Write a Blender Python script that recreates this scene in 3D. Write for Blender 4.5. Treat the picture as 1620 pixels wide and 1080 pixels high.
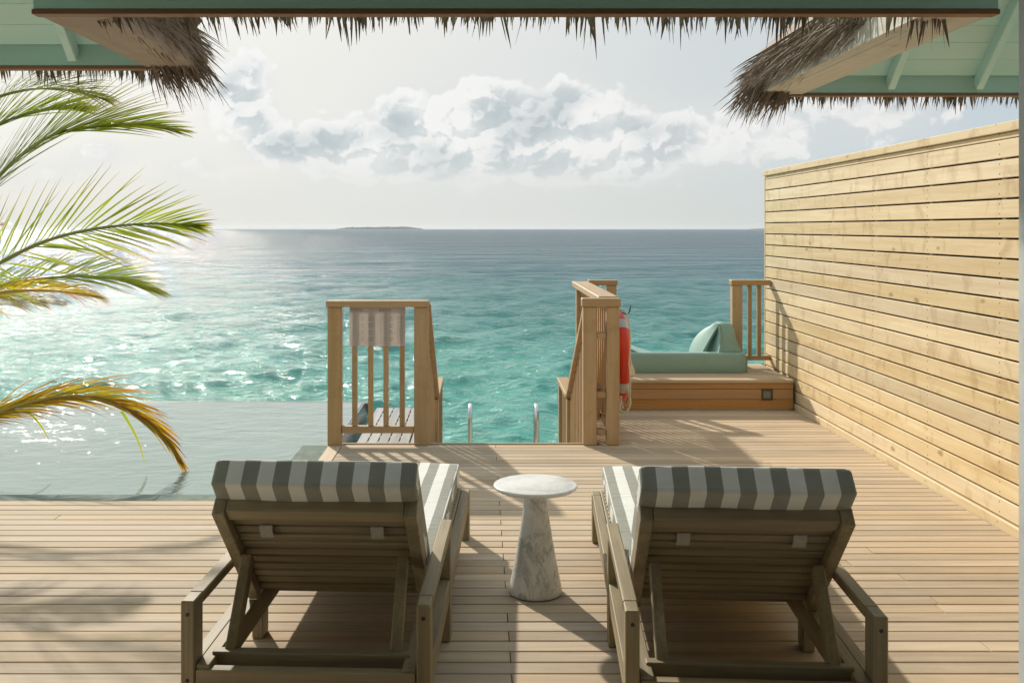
import bpy, bmesh, math, random
import numpy as np
from mathutils import Vector, Matrix, noise as mnoise

random.seed(7)
R = math.radians
sc = bpy.context.scene
for o in list(bpy.data.objects):
    bpy.data.objects.remove(o)
COL = sc.collection

# ------------------------------------------------------------------ camera
EYE = 1.57
cam_d = bpy.data.cameras.new('camera')
cam = bpy.data.objects.new('camera', cam_d)
COL.objects.link(cam)
cam.location = (0, 0, EYE)
cam.rotation_euler = (R(90), 0, 0)
cam_d.sensor_width = 36
cam_d.lens = 1600 / 1620 * 36
cam_d.shift_x = 50 / 1620
cam_d.shift_y = -179 / 1620
cam_d.clip_start = 0.05
cam_d.clip_end = 200000
sc.camera = cam

# ------------------------------------------------------------------ sky + sun
SUN_AZ, SUN_EL = R(-25), R(28)          # azimuth from +Y towards +X
SUN_DIR = Vector((math.sin(SUN_AZ) * math.cos(SUN_EL), math.cos(SUN_AZ) * math.cos(SUN_EL), math.sin(SUN_EL)))
SKY_STRENGTH = 0.10
SUN_STRENGTH = 3.1
EXPOSURE = 0.6

sun_d = bpy.data.lights.new('sun', 'SUN')
sun_d.energy = SUN_STRENGTH
sun_d.angle = R(1.1)
sun_d.color = (1.0, 0.92, 0.80)
sun = bpy.data.objects.new('sun', sun_d)
COL.objects.link(sun)
sun.rotation_euler = (-SUN_DIR).to_track_quat('-Z', 'Y').to_euler()

sc.view_settings.view_transform = 'Standard'
sc.view_settings.look = 'None'
sc.view_settings.gamma = 1
sc.view_settings.exposure = EXPOSURE
sc.view_settings.use_curve_mapping = False


class NT:
    """small helper for node trees"""
    def __init__(s, tree):
        s.t = tree
        s.n = tree.nodes
        s.l = tree.links

    def node(s, typ, **kw):
        n = s.n.new(typ)
        for k, v in kw.items():
            setattr(n, k, v)
        return n

    def put(s, sock, v):
        if isinstance(v, bpy.types.NodeSocket):
            s.l.new(v, sock)
        else:
            sock.default_value = v

    def m(s, op, a, b=0.0, c=0.0, clamp=False):
        n = s.n.new('ShaderNodeMath')
        n.operation = op
        n.use_clamp = clamp
        s.put(n.inputs[0], a); s.put(n.inputs[1], b); s.put(n.inputs[2], c)
        return n.outputs[0]

    def vm(s, op, a, b=(0, 0, 0)):
        n = s.n.new('ShaderNodeVectorMath')
        n.operation = op
        s.put(n.inputs[0], a); s.put(n.inputs[1], b)
        return n.outputs[0]

    def comb(s, x, y, z):
        n = s.n.new('ShaderNodeCombineXYZ')
        s.put(n.inputs[0], x); s.put(n.inputs[1], y); s.put(n.inputs[2], z)
        return n.outputs[0]

    def sep(s, v):
        n = s.n.new('ShaderNodeSeparateXYZ')
        s.put(n.inputs[0], v)
        return n.outputs

    def mix(s, f, a, b, blend='MIX'):
        n = s.n.new('ShaderNodeMix')
        n.data_type = 'RGBA'
        n.blend_type = blend
        s.put(n.inputs[0], f)
        s.put(n.inputs[6], a if not isinstance(a, tuple) else (*a[:3], 1))
        s.put(n.inputs[7], b if not isinstance(b, tuple) else (*b[:3], 1))
        return n.outputs[2]

    def noise(s, vec, scale, detail=4, rough=0.55, dist=0.0, lac=2.0):
        n = s.n.new('ShaderNodeTexNoise')
        s.put(n.inputs['Vector'], vec)
        n.inputs['Scale'].default_value = scale
        n.inputs['Detail'].default_value = detail
        n.inputs['Roughness'].default_value = rough
        n.inputs['Distortion'].default_value = dist
        n.inputs['Lacunarity'].default_value = lac
        return n.outputs[0]

    def ramp(s, f, stops, interp='LINEAR'):
        n = s.n.new('ShaderNodeValToRGB')
        cr = n.color_ramp
        cr.interpolation = interp
        while len(cr.elements) < len(stops):
            cr.elements.new(0.5)
        for e, (p, c) in zip(cr.elements, stops):
            e.position = p
            if not isinstance(c, tuple):
                c = (c, c, c)
            e.color = (*c[:3], 1)
        s.put(n.inputs[0], f)
        return n.outputs[0]

    def maprange(s, v, a, b, c=0.0, d=1.0, typ='LINEAR'):
        n = s.n.new('ShaderNodeMapRange')
        n.interpolation_type = typ
        n.clamp = True
        s.put(n.inputs[0], v)
        for i, x in enumerate((a, b, c, d)):
            n.inputs[1 + i].default_value = x
        return n.outputs[0]


def make_world():
    w = bpy.data.worlds.new('World')
    sc.world = w
    w.use_nodes = True
    N = NT(w.node_tree)
    N.n.clear()
    out = N.node('ShaderNodeOutputWorld')
    bg = N.node('ShaderNodeBackground')
    bg.inputs[1].default_value = SKY_STRENGTH
    N.l.new(bg.outputs[0], out.inputs[0])
    sky = N.node('ShaderNodeTexSky', sky_type='NISHITA', sun_disc=False,
                 sun_elevation=SUN_EL, sun_rotation=SUN_AZ, altitude=0,
                 air_density=1.0, dust_density=1.0, ozone_density=1.2)
    tc = N.node('ShaderNodeTexCoord')
    x, y, z = N.sep(tc.outputs['Generated'])
    az = N.m('ARCTAN2', x, y)
    el = N.m('ARCSINE', z)
    P = N.comb(az, el, 0.0)
    def noise2(vec, scale, detail, rough, dist=0.0):
        n = N.node('ShaderNodeTexNoise', noise_dimensions='2D')
        N.put(n.inputs['Vector'], vec)
        n.inputs['Scale'].default_value = scale
        n.inputs['Detail'].default_value = detail
        n.inputs['Roughness'].default_value = rough
        n.inputs['Distortion'].default_value = dist
        return n.outputs[0]
    # bright thin veil over the whole dome, brighter round the sun
    dotn = N.n.new('ShaderNodeVectorMath'); dotn.operation = 'DOT_PRODUCT'
    N.put(dotn.inputs[0], tc.outputs['Generated']); dotn.inputs[1].default_value = SUN_DIR
    near = N.maprange(dotn.outputs['Value'], 0.0, 1.0)
    veil_col = N.ramp(near, [(0.0, (.32, .39, .44)), (0.45, (.35, .42, .465)), (0.60, (.385, .44, .472)), (0.78, (.465, .488, .488)), (0.90, (.55, .552, .53)), (1.0, (.65, .64, .60))])
    veil_col = N.vm('MULTIPLY', veil_col, (10, 10, 10))
    streak = noise2(N.comb(N.m('MULTIPLY', az, 0.8), N.m('MULTIPLY', el, 5.0), 0.0), 2.3, 4, 0.55)
    veil = N.maprange(streak, 0.36, 0.64, 0.86, 0.98)
    col = N.mix(veil, N.vm('MULTIPLY', sky.outputs[0], (0.5, 0.5, 0.5)), veil_col)
    # cumulus: a few masses (az, el, widths in degrees) + billowing cauliflower detail
    GA = [(-3.8, 6.0, 3.2, 2.5, .42), (0.4, 6.3, 2.8, 2.6, .42), (4.6, 6.4, 3.2, 2.6, .46), (-8.5, 4.6, 2.6, 1.5, .30),
          (-13.2, 7.2, 2.2, 2.4, .44), (-11.3, 4.4, 2.6, 1.2, .28), (1.0, 3.6, 6.0, 1.2, .26), (9.6, 4.8, 3.4, 2.6, .38), (6.0, 3.2, 4.0, 1.2, .26), (-6.5, 3.2, 3.4, 1.0, .26),
          (15.0, 5.2, 3.0, 2.4, .38), (22.0, 6.4, 4.2, 2.6, .36), (-16.0, 3.2, 1.8, .8, .34), (-20.5, 4.0, 1.6, .8, .34), (-22.5, 2.8, 1.6, .6, .3)]
    gs = gy = None
    for (a, e, sa, se, amp) in GA:
        v = N.vm('MULTIPLY', N.vm('SUBTRACT', P, (R(a), R(e), 0)), (1 / R(sa), 1 / R(se), 0))
        dn = N.n.new('ShaderNodeVectorMath'); dn.operation = 'DOT_PRODUCT'
        N.put(dn.inputs[0], v); N.put(dn.inputs[1], v)
        g = N.m('MULTIPLY', N.m('POWER', 2.718, N.m('MULTIPLY', dn.outputs['Value'], -1.0)), amp)
        gs = g if gs is None else N.m('ADD', gs, g)
    band = N.maprange(el, R(0.8), R(2.8), 0, 1, 'SMOOTHSTEP')
    band2 = N.maprange(el, R(40.0), R(9.0), 0.5, 1, 'SMOOTHSTEP')
    P2 = N.vm('MULTIPLY', P, (1.0, 1.2, 0.0))
    wx = noise2(P2, 26.0, 2, 0.55)
    wy = noise2(N.vm('ADD', P2, (3.3, 1.7, 0.0)), 26.0, 2, 0.55)
    PW = N.vm('ADD', P2, N.vm('MULTIPLY', N.comb(wx, wy, 0.0), (0.030, 0.022, 0.0)))

    def billow(v):
        vo = N.node('ShaderNodeTexVoronoi', feature='F1', voronoi_dimensions='2D')
        N.put(vo.inputs['Vector'], v)
        vo.inputs['Scale'].default_value = 23.0
        vo.inputs['Detail'].default_value = 3.0
        vo.inputs['Roughness'].default_value = 0.48
        vo.inputs['Lacunarity'].default_value = 2.2
        return N.m('SUBTRACT', 0.45, vo.outputs['Distance'])
    b0 = billow(PW)
    b1 = billow(N.vm('ADD', PW, (-0.0045, 0.0090, 0.0)))
    big = noise2(P2, 7.0, 5, 0.5)
    d0 = N.m('ADD', N.m('ADD', N.m('MULTIPLY', gs, band2), N.m('MULTIPLY', big, 0.55)), N.m('MULTIPLY', b0, 0.26))
    dens = N.m('MULTIPLY', N.m('SUBTRACT', d0, 0.415), band)
    lit = N.m('SUBTRACT', b0, b1)
    litm = N.maprange(lit, -0.19, 0.17, 0, 1, 'SMOOTHSTEP')
    alpha = N.maprange(dens, -0.01, 0.07, 0, 1, 'SMOOTHSTEP')
    thick = N.maprange(N.m('SUBTRACT', dens, N.m('MULTIPLY', b0, 0.12)), 0.02, 0.34, 0, 1, 'SMOOTHSTEP')
    patch = N.maprange(noise2(N.vm('ADD', P2, (0.9, 0.4, 0.0)), 11.0, 4, 0.5), 0.30, 0.62, 0.05, 1.0, 'SMOOTHSTEP')
    shade = N.m('ADD', N.m('MULTIPLY', N.m('MULTIPLY', thick, patch), 0.72), N.m('MULTIPLY', N.m('SUBTRACT', 0.62, litm), N.m('ADD', 0.12, N.m('MULTIPLY', thick, 0.45))), clamp=True)
    bri = N.maprange(dotn.outputs['Value'], 0.5, 0.95, 0.90, 1.04)
    ccol = N.ramp(shade, [(0.0, (.60, .603, .59)), (0.22, (.56, .567, .56)), (0.55, (.425, .455, .465)), (1.0, (.33, .372, .388))])
    ccol = N.vm('SCALE', ccol)
    N.put(ccol.node.inputs['Scale'], N.m('MULTIPLY', bri, 10.0))
    fogc = N.vm('SCALE', N.comb(.50, .512, .508))
    N.put(fogc.node.inputs['Scale'], N.m('MULTIPLY', bri, 10.0))
    col = N.mix(N.m('MULTIPLY', N.maprange(gs, 0.06, 0.42, 0, 0.75, 'SMOOTHSTEP'), band), col, fogc)
    col2 = N.mix(N.m('MULTIPLY', alpha, N.maprange(el, R(1.6), R(5.0), 0.30, 0.94, 'SMOOTHSTEP')), col, ccol)
    # pale haze just above the sea
    hz = N.maprange(el, R(-1.0), R(4.5), 0.85, 0.0, 'SMOOTHSTEP')
    hcol = N.ramp(near, [(0.0, (.32, .37, .38)), (0.5, (.335, .385, .385)), (0.75, (.455, .472, .45)), (1.0, (.53, .53, .50))])
    gl = N.mix(hz, col2, N.vm('MULTIPLY', hcol, (10, 10, 10)))
    N.l.new(gl, bg.inputs[0])


make_world()

try:
    sc.cycles.use_denoising = True
    sc.cycles.denoiser = 'OPENIMAGEDENOISE'
    sc.cycles.denoising_input_passes = 'RGB_ALBEDO_NORMAL'
except Exception:
    pass
sc.cycles.max_bounces = 7
sc.cycles.diffuse_bounces = 3
sc.cycles.glossy_bounces = 3
sc.cycles.transparent_max_bounces = 12
sc.cycles.caustics_reflective = False
sc.cycles.caustics_refractive = False
sc.cycles.sample_clamp_indirect = 6.0


def W(px, py, d):
    """photo pixel + depth -> place in the scene"""
    return Vector(((px - 760) / 1600 * d, d, EYE - (py - 361) / 1600 * d))


# ------------------------------------------------------------------ materials
def new_mat(name):
    m = bpy.data.materials.new(name)
    m.use_nodes = True
    N = NT(m.node_tree)
    b = N.n['Principled BSDF']
    return m, N, b


def bump(N, b, h, strength=0.2, dist=0.01):
    n = N.node('ShaderNodeBump')
    n.inputs['Strength'].default_value = strength
    n.inputs['Distance'].default_value = dist
    N.put(n.inputs['Height'], h)
    N.l.new(n.outputs[0], b.inputs['Normal'])


def wood(name, c1, c2, axis, rough=0.6, vary=0.25, grain=1.0, knots=0.0, local=False, stain=None, spec=0.3, nails=None):
    m, N, b = new_mat(name)
    if local:
        pos = N.node('ShaderNodeTexCoord').outputs['Object']
    else:
        pos = N.node('ShaderNodeNewGeometry').outputs['Position']
    rnd = N.node('ShaderNodeObjectInfo').outputs['Random']
    off = N.vm('SCALE', N.comb(N.m('MULTIPLY', rnd, 31.7), N.m('MULTIPLY', rnd, 17.3), N.m('MULTIPLY', rnd, 53.1)))
    off.node.inputs['Scale'].default_value = 1.0
    p = N.vm('ADD', pos, off)
    a, c = 0.9, 16.0
    s1 = [c, c, c]; s1[axis] = a
    p1 = N.vm('MULTIPLY', p, tuple(s1))
    n1 = N.noise(p1, 1.0, 5, 0.6, 0.6)
    s2 = [110.0] * 3; s2[axis] = 3.0
    n2 = N.noise(N.vm('MULTIPLY', p, tuple(s2)), 1.0, 3, 0.6)
    f = N.m('ADD', N.m('MULTIPLY', n1, 0.7), N.m('MULTIPLY', n2, 0.3))
    col = N.ramp(f, [(0.30, c1), (0.68, c2)])
    if knots > 0:
        sk = [11.0] * 3; sk[axis] = 4.6
        vor = N.node('ShaderNodeTexVoronoi', feature='F1')
        N.put(vor.inputs['Vector'], N.vm('ADD', N.vm('MULTIPLY', p, tuple(sk)), N.vm('MULTIPLY', N.comb(n1, n1, n1), (0.25, 0.25, 0.25))))
        vor.inputs['Scale'].default_value = 1.0
        ksize = N.m('MULTIPLY', N.m('POWER', N.sep(vor.outputs['Color'])[0], 2.0), 0.26)
        k = N.m('SUBTRACT', N.m('SUBTRACT', ksize, 0.06), vor.outputs['Distance'])
        kf = N.maprange(k, -0.03, 0.07, 0, knots)
        col = N.mix(kf, col, (0.30, 0.15, 0.05))
        # broad brown blotches
        s3 = [4.0] * 3; s3[axis] = 6.0
        n3 = N.noise(N.vm('MULTIPLY', p, tuple(s3)), 1.0, 4, 0.6, 0.5)
        col = N.mix(N.maprange(n3, 0.54, 0.68, 0, 0.5 * knots + 0.1), col, tuple(x * y for x, y in zip(c1, (0.62, 0.52, 0.40))))
    if stain:
        n4 = N.noise(pos, 1.7, 5, 0.6, 0.3)
        col = N.mix(N.maprange(n4, 0.48, 0.72, 0, stain[1]), col, stain[0])
    if nails:
        # two nail heads per board at every stud: (origin y, stud pitch, origin z, board pitch)
        _, yy, zz = N.sep(pos)
        ny = N.m('SUBTRACT', N.m('MODULO', N.m('ADD', N.m('SUBTRACT', yy, nails[0]), 200 * nails[1]), nails[1]), nails[1] / 2)
        nz = N.m('MODULO', N.m('ADD', N.m('SUBTRACT', zz, nails[2]), 200 * nails[3]), nails[3])
        nz = N.m('SUBTRACT', N.m('ABSOLUTE', N.m('SUBTRACT', nz, nails[3] / 2)), 0.026)
        dd = N.m('SQRT', N.m('ADD', N.m('MULTIPLY', ny, ny), N.m('MULTIPLY', nz, nz)))
        col = N.mix(N.maprange(dd, 0.0065, 0.004, 0, 0.8), col, (0.16, 0.11, 0.07))
    hsv = N.node('ShaderNodeHueSaturation')
    N.put(hsv.inputs['Color'], col)
    N.put(hsv.inputs['Value'], N.m('ADD', 1 - vary / 2, N.m('MULTIPLY', rnd, vary)))
    rnd2 = N.m('FRACT', N.m('MULTIPLY', rnd, 77.7))
    N.put(hsv.inputs['Saturation'], N.m('ADD', 0.88, N.m('MULTIPLY', rnd2, 0.24)))
    N.l.new(hsv.outputs[0], b.inputs['Base Color'])
    N.put(b.inputs['Roughness'], N.m('ADD', rough - 0.1, N.m('MULTIPLY', n1, 0.2)))
    b.inputs['Specular IOR Level'].default_value = spec
    bump(N, b, f, 0.35 * grain, 0.004)
    return m


def plain(name, c, rough=0.5, metal=0.0, nscale=6.0, var=0.12, spec=0.5, bstr=0.08, bscale=60):
    m, N, b = new_mat(name)
    pos = N.node('ShaderNodeTexCoord').outputs['Object']
    n = N.noise(pos, nscale, 5, 0.6, 0.3)
    col = N.ramp(n, [(0.3, tuple(x * (1 - var) for x in c)), (0.7, tuple(min(1, x * (1 + var)) for x in c))])
    N.l.new(col, b.inputs['Base Color'])
    N.put(b.inputs['Roughness'], N.m('ADD', rough - 0.06, N.m('MULTIPLY', n, 0.12)))
    b.inputs['Metallic'].default_value = metal
    b.inputs['Specular IOR Level'].default_value = spec
    if bstr:
        bump(N, b, N.noise(pos, bscale, 3, 0.6), bstr, 0.003)
    return m


M = {}
M['deck'] = wood('deck_wood', (0.45, 0.345, 0.235), (0.645, 0.53, 0.39), 0, 0.72, 0.26, 0.9, stain=((0.38, 0.32, 0.24), 0.4), spec=0.05)
M['deck_y'] = wood('deck_wood_edge', (0.45, 0.345, 0.235), (0.645, 0.53, 0.39), 1, 0.68, 0.20, 0.9, spec=0.18)
M['pine'] = wood('pine_cladding', (0.65, 0.485, 0.265), (0.84, 0.70, 0.455), 1, 0.6, 0.26, 0.7, knots=0.62, nails=(9.69 - 0.05 - 0.0225 - 0.43, 0.86, 0.056, 0.1042))
M['pine_z'] = wood('pine_post', (0.65, 0.485, 0.265), (0.84, 0.70, 0.455), 2, 0.6, 0.16, 0.7, knots=0.4)
M['rail_z'] = wood('rail_wood_upright', (0.38, 0.245, 0.12), (0.53, 0.365, 0.195), 2, 0.5, 0.18, 0.6, knots=0.25)
M['rail_x'] = wood('rail_wood_cross', (0.38, 0.245, 0.12), (0.53, 0.365, 0.195), 0, 0.5, 0.18, 0.6)
M['rail_y'] = wood('rail_wood_along', (0.36, 0.23, 0.105), (0.50, 0.34, 0.175), 1, 0.5, 0.18, 0.6)
M['step_x'] = wood('step_wood', (0.40, 0.215, 0.085), (0.54, 0.31, 0.135), 0, 0.5, 0.16, 0.6)
M['teak_x'] = wood('lounger_wood_cross', (0.175, 0.138, 0.078), (0.385, 0.32, 0.20), 0, 0.55, 0.16, 0.7, local=True)
M['teak_y'] = wood('lounger_wood_along', (0.175, 0.138, 0.078), (0.385, 0.32, 0.20), 1, 0.55, 0.16, 0.7, local=True)
M['teak_z'] = wood('lounger_wood_upright', (0.175, 0.138, 0.078), (0.385, 0.32, 0.20), 2, 0.55, 0.16, 0.7, local=True)
M['grey_wood'] = wood('grey_weathered_wood', (0.26, 0.26, 0.25), (0.42, 0.42, 0.41), 1, 0.45, 0.2, 0.8)
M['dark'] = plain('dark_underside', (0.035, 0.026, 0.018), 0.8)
M['teal'] = wood('teal_painted_boards', (0.56, 0.85, 0.79), (0.62, 0.88, 0.83), 0, 0.5, 0.06, 0.3)
M['teal_beam'] = wood('teal_painted_beam', (0.42, 0.72, 0.62), (0.48, 0.77, 0.67), 0, 0.5, 0.06, 0.4)
M['beam_raw'] = wood('brown_bare_beam', (0.20, 0.105, 0.055), (0.29, 0.165, 0.09), 0, 0.6, 0.1, 0.6)
M['whitewash'] = wood('whitewashed_beam', (0.50, 0.48, 0.42), (0.68, 0.66, 0.59), 1, 0.65, 0.1, 0.6, knots=0.3)
M['brown_wash'] = wood('brown_washed_beam', (0.30, 0.22, 0.165), (0.42, 0.33, 0.26), 1, 0.65, 0.1, 0.6, knots=0.3)
M['stone'] = plain('pool_stone', (0.27, 0.31, 0.27), 0.6, nscale=9, var=0.22, bstr=0.15, spec=0.0)
M['wet_stone'] = plain('wet_dark_stone', (0.12, 0.14, 0.14), 0.22, nscale=7, var=0.35, bstr=0.3)
M['chrome'] = plain('polished_steel', (0.72, 0.72, 0.70), 0.16, 1.0, bstr=0.0)
M['white_metal'] = plain('white_frame_paint', (0.62, 0.66, 0.66), 0.4)
M['glass_dark'] = plain('dark_door_glass', (0.02, 0.03, 0.04), 0.05, bstr=0)
M['plaster'] = plain('pale_wall_paint', (0.55, 0.53, 0.48), 0.8)
M['slide'] = plain('seafoam_plastic', (0.27, 0.42, 0.36), 0.4, nscale=3, var=0.06, bstr=0.03)
M['buoy'] = plain('orange_red_plastic', (0.72, 0.05, 0.015), 0.35, var=0.08, bstr=0.04)
M['band'] = plain('silver_reflective_tape', (0.52, 0.53, 0.52), 0.35)
M['rope'] = plain('cream_rope', (0.70, 0.64, 0.52), 0.8, nscale=120, var=0.25, bstr=0.4, bscale=300)
M['black_iron'] = plain('black_iron', (0.03, 0.03, 0.03), 0.5)
M['bronze'] = plain('dark_bronze', (0.09, 0.075, 0.055), 0.45, 0.4)
M['lens'] = plain('frosted_light_lens', (0.20, 0.20, 0.17), 0.3)
M['strap'] = plain('pale_webbing', (0.42, 0.40, 0.34), 0.8, nscale=80, var=0.15)
M['soil'] = plain('planter_soil', (0.10, 0.075, 0.05), 0.9, nscale=20, var=0.4, bstr=0.8, bscale=25)


def stripe_mat(name, axis_scale=0.05):
    m, N, b = new_mat(name)
    co = N.node('ShaderNodeTexCoord').outputs['Object']
    x, y, z = N.sep(co)
    wob = N.m('MULTIPLY', N.m('SUBTRACT', N.noise(co, 14, 2, 0.5), 0.5), 0.003)
    k = N.m('MODULO', N.m('FLOOR', N.m('DIVIDE', N.m('ADD', N.m('ADD', x, wob), 0.325 + 1.0), axis_scale)), 2.0)
    weave = N.m('ADD', N.m('MULTIPLY', N.m('SINE', N.m('MULTIPLY', x, 2600.0)), 0.5), N.m('MULTIPLY', N.m('SINE', N.m('MULTIPLY', N.m('ADD', y, z), 2600.0)), 0.5))
    n = N.noise(co, 9, 5, 0.6)
    dark = N.ramp(n, [(0.3, (0.285, 0.29, 0.245)), (0.7, (0.335, 0.34, 0.29))])
    light = N.ramp(n, [(0.3, (0.77, 0.78, 0.725)), (0.7, (0.83, 0.84, 0.785))])
    N.l.new(N.mix(N.m('GREATER_THAN', k, 0.5), dark, light), b.inputs['Base Color'])
    b.inputs['Roughness'].default_value = 0.85
    b.inputs['Specular IOR Level'].default_value = 0.15
    b.inputs['Sheen Weight'].default_value = 0.15
    h = N.m('ADD', N.m('MULTIPLY', N.noise(N.vm('MULTIPLY', co, (1, 5.0, 2.0)), 7, 4, 0.55), 1.0), N.m('MULTIPLY', weave, 0.03))
    bump(N, b, h, 0.45, 0.02)
    return m


M['stripe'] = stripe_mat('striped_canvas')


def piping_mat():
    return plain('pale_piping', (0.66, 0.645, 0.60), 0.85, nscale=60, var=0.06)


M['piping'] = piping_mat()


def marble():
    m, N, b = new_mat('veined_marble')
    co = N.node('ShaderNodeTexCoord').outputs['Object']
    w = N.noise(co, 5.0, 6, 0.62, 1.2)
    wv = N.vm('ADD', co, N.vm('MULTIPLY', N.comb(w, N.m('MULTIPLY', w, 1.3), w), (0.35, 0.35, 0.35)))
    n1 = N.noise(N.vm('MULTIPLY', wv, (1.0, 1.0, 0.6)), 4.5, 5, 0.6, 0.8)
    v1 = N.m('ABSOLUTE', N.m('SUBTRACT', n1, 0.5))
    vein = N.ramp(v1, [(0.0, 1.0), (0.022, 0.45), (0.07, 0.0)])
    n2 = N.noise(wv, 11.0, 5, 0.6, 0.5)
    v2 = N.ramp(N.m('ABSOLUTE', N.m('SUBTRACT', n2, 0.52)), [(0.0, 0.5), (0.02, 0.12), (0.05, 0.0)])
    cloud = N.maprange(N.noise(co, 3.0, 5, 0.6), 0.4, 0.7, 0, 0.35)
    base = N.mix(cloud, (0.80, 0.79, 0.75), (0.62, 0.63, 0.60))
    zz = N.sep(co)[2]
    amt = N.maprange(zz, 0.44, 0.40, 0.30, 0.62)
    c = N.mix(N.m('MULTIPLY', vein, amt), base, (0.20, 0.215, 0.19))
    c = N.mix(N.m('MULTIPLY', v2, amt), c, (0.30, 0.31, 0.28))
    N.l.new(c, b.inputs['Base Color'])
    b.inputs['Roughness'].default_value = 0.28
    return m


M['marble'] = marble()


def thatch_mat():
    m, N, b = new_mat('dry_palm_thatch')
    pos = N.node('ShaderNodeNewGeometry').outputs['Position']
    rpi = N.node('ShaderNodeNewGeometry').outputs['Random Per Island']
    col = N.ramp(rpi, [(0.0, (0.12, 0.085, 0.06)), (0.5, (0.23, 0.18, 0.135)), (1.0, (0.42, 0.35, 0.27))])
    n = N.noise(pos, 30, 3)
    col = N.mix(0.5, col, N.ramp(n, [(0.3, (0.13, 0.095, 0.07)), (0.7, (0.28, 0.22, 0.165))]))
    N.l.new(col, b.inputs['Base Color'])
    b.inputs['Roughness'].default_value = 0.75
    b.inputs['Specular IOR Level'].default_value = 0.25
    return m


M['thatch'] = thatch_mat()


def leaf_mat(name, stops):
    """stops along the leaf's own length (uv y), so tips can be dry"""
    m, N, b = new_mat(name)
    uv = N.node('ShaderNodeUVMap')
    ux, uy, _ = N.sep(uv.outputs[0])
    rpi = N.node('ShaderNodeNewGeometry').outputs['Random Per Island']
    f = N.m('ADD', uy, N.m('MULTIPLY', N.m('SUBTRACT', rpi, 0.5), 0.35), clamp=True)
    col = N.ramp(f, stops)
    hsv = N.node('ShaderNodeHueSaturation')
    N.put(hsv.inputs['Color'], col)
    N.put(hsv.inputs['Value'], N.m('ADD', 0.75, N.m('MULTIPLY', N.m('FRACT', N.m('MULTIPLY', rpi, 13.7)), 0.5)))
    b.inputs['Roughness'].default_value = 0.4
    b.inputs['Specular IOR Level'].default_value = 0.4
    N.l.new(hsv.outputs[0], b.inputs['Base Color'])
    tr = N.node('ShaderNodeBsdfTranslucent')
    bright = N.mix(1.0, hsv.outputs[0], (2.3, 2.1, 1.1), 'MULTIPLY')
    N.l.new(bright, tr.inputs[0])
    mx = N.node('ShaderNodeMixShader')
    mx.inputs[0].default_value = 0.58
    N.l.new(b.outputs[0], mx.inputs[1]); N.l.new(tr.outputs[0], mx.inputs[2])
    N.l.new(mx.outputs[0], N.n['Material Output'].inputs[0])
    return m


M['leaf_green'] = leaf_mat('green_palm_leaf', [(0.0, (0.17, 0.235, 0.02)), (0.6, (0.19, 0.235, 0.025)), (1.0, (0.24, 0.18, 0.05))])
M['leaf_mixed'] = leaf_mat('yellowing_palm_leaf', [(0.0, (0.12, 0.19, 0.02)), (0.5, (0.20, 0.19, 0.025)), (0.85, (0.24, 0.13, 0.03)), (1.0, (0.20, 0.10, 0.05))])
M['leaf_dry'] = leaf_mat('yellow_dry_palm_leaf', [(0.0, (0.27, 0.24, 0.02)), (0.45, (0.32, 0.26, 0.025)), (0.75, (0.30, 0.15, 0.035)), (1.0, (0.17, 0.09, 0.06))])
M['leaf_orange'] = leaf_mat('orange_dead_palm_leaf', [(0.0, (0.42, 0.15, 0.02)), (0.6, (0.40, 0.12, 0.02)), (1.0, (0.24, 0.10, 0.05))])
M['rachis'] = plain('palm_rib', (0.22, 0.24, 0.05), 0.45)
M['rachis_dry'] = plain('yellow_palm_rib', (0.42, 0.27, 0.05), 0.5)
M['trunk'] = plain('palm_trunk', (0.20, 0.16, 0.12), 0.85, nscale=14, var=0.4, bstr=0.6, bscale=18)


def paper():
    m, N, b = new_mat('laminated_paper')
    co = N.node('ShaderNodeTexCoord').outputs['Object']
    n = N.noise(co, 8, 4)
    c = N.ramp(n, [(0.3, (0.62, 0.57, 0.53)), (0.7, (0.70, 0.64, 0.60))])
    N.l.new(c, b.inputs['Base Color'])
    b.inputs['Roughness'].default_value = 0.35
    tr = N.node('ShaderNodeBsdfTranslucent')
    N.l.new(c, tr.inputs[0])
    mx = N.node('ShaderNodeMixShader'); mx.inputs[0].default_value = 0.45
    N.l.new(b.outputs[0], mx.inputs[1]); N.l.new(tr.outputs[0], mx.inputs[2])
    N.l.new(mx.outputs[0], N.n['Material Output'].inputs[0])
    return m


M['paper'] = paper()
M['ink'] = plain('faded_print', (0.22, 0.19, 0.17), 0.6, bstr=0)
M['ink_gold'] = plain('faded_gold_print', (0.45, 0.36, 0.22), 0.6, bstr=0)


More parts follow.
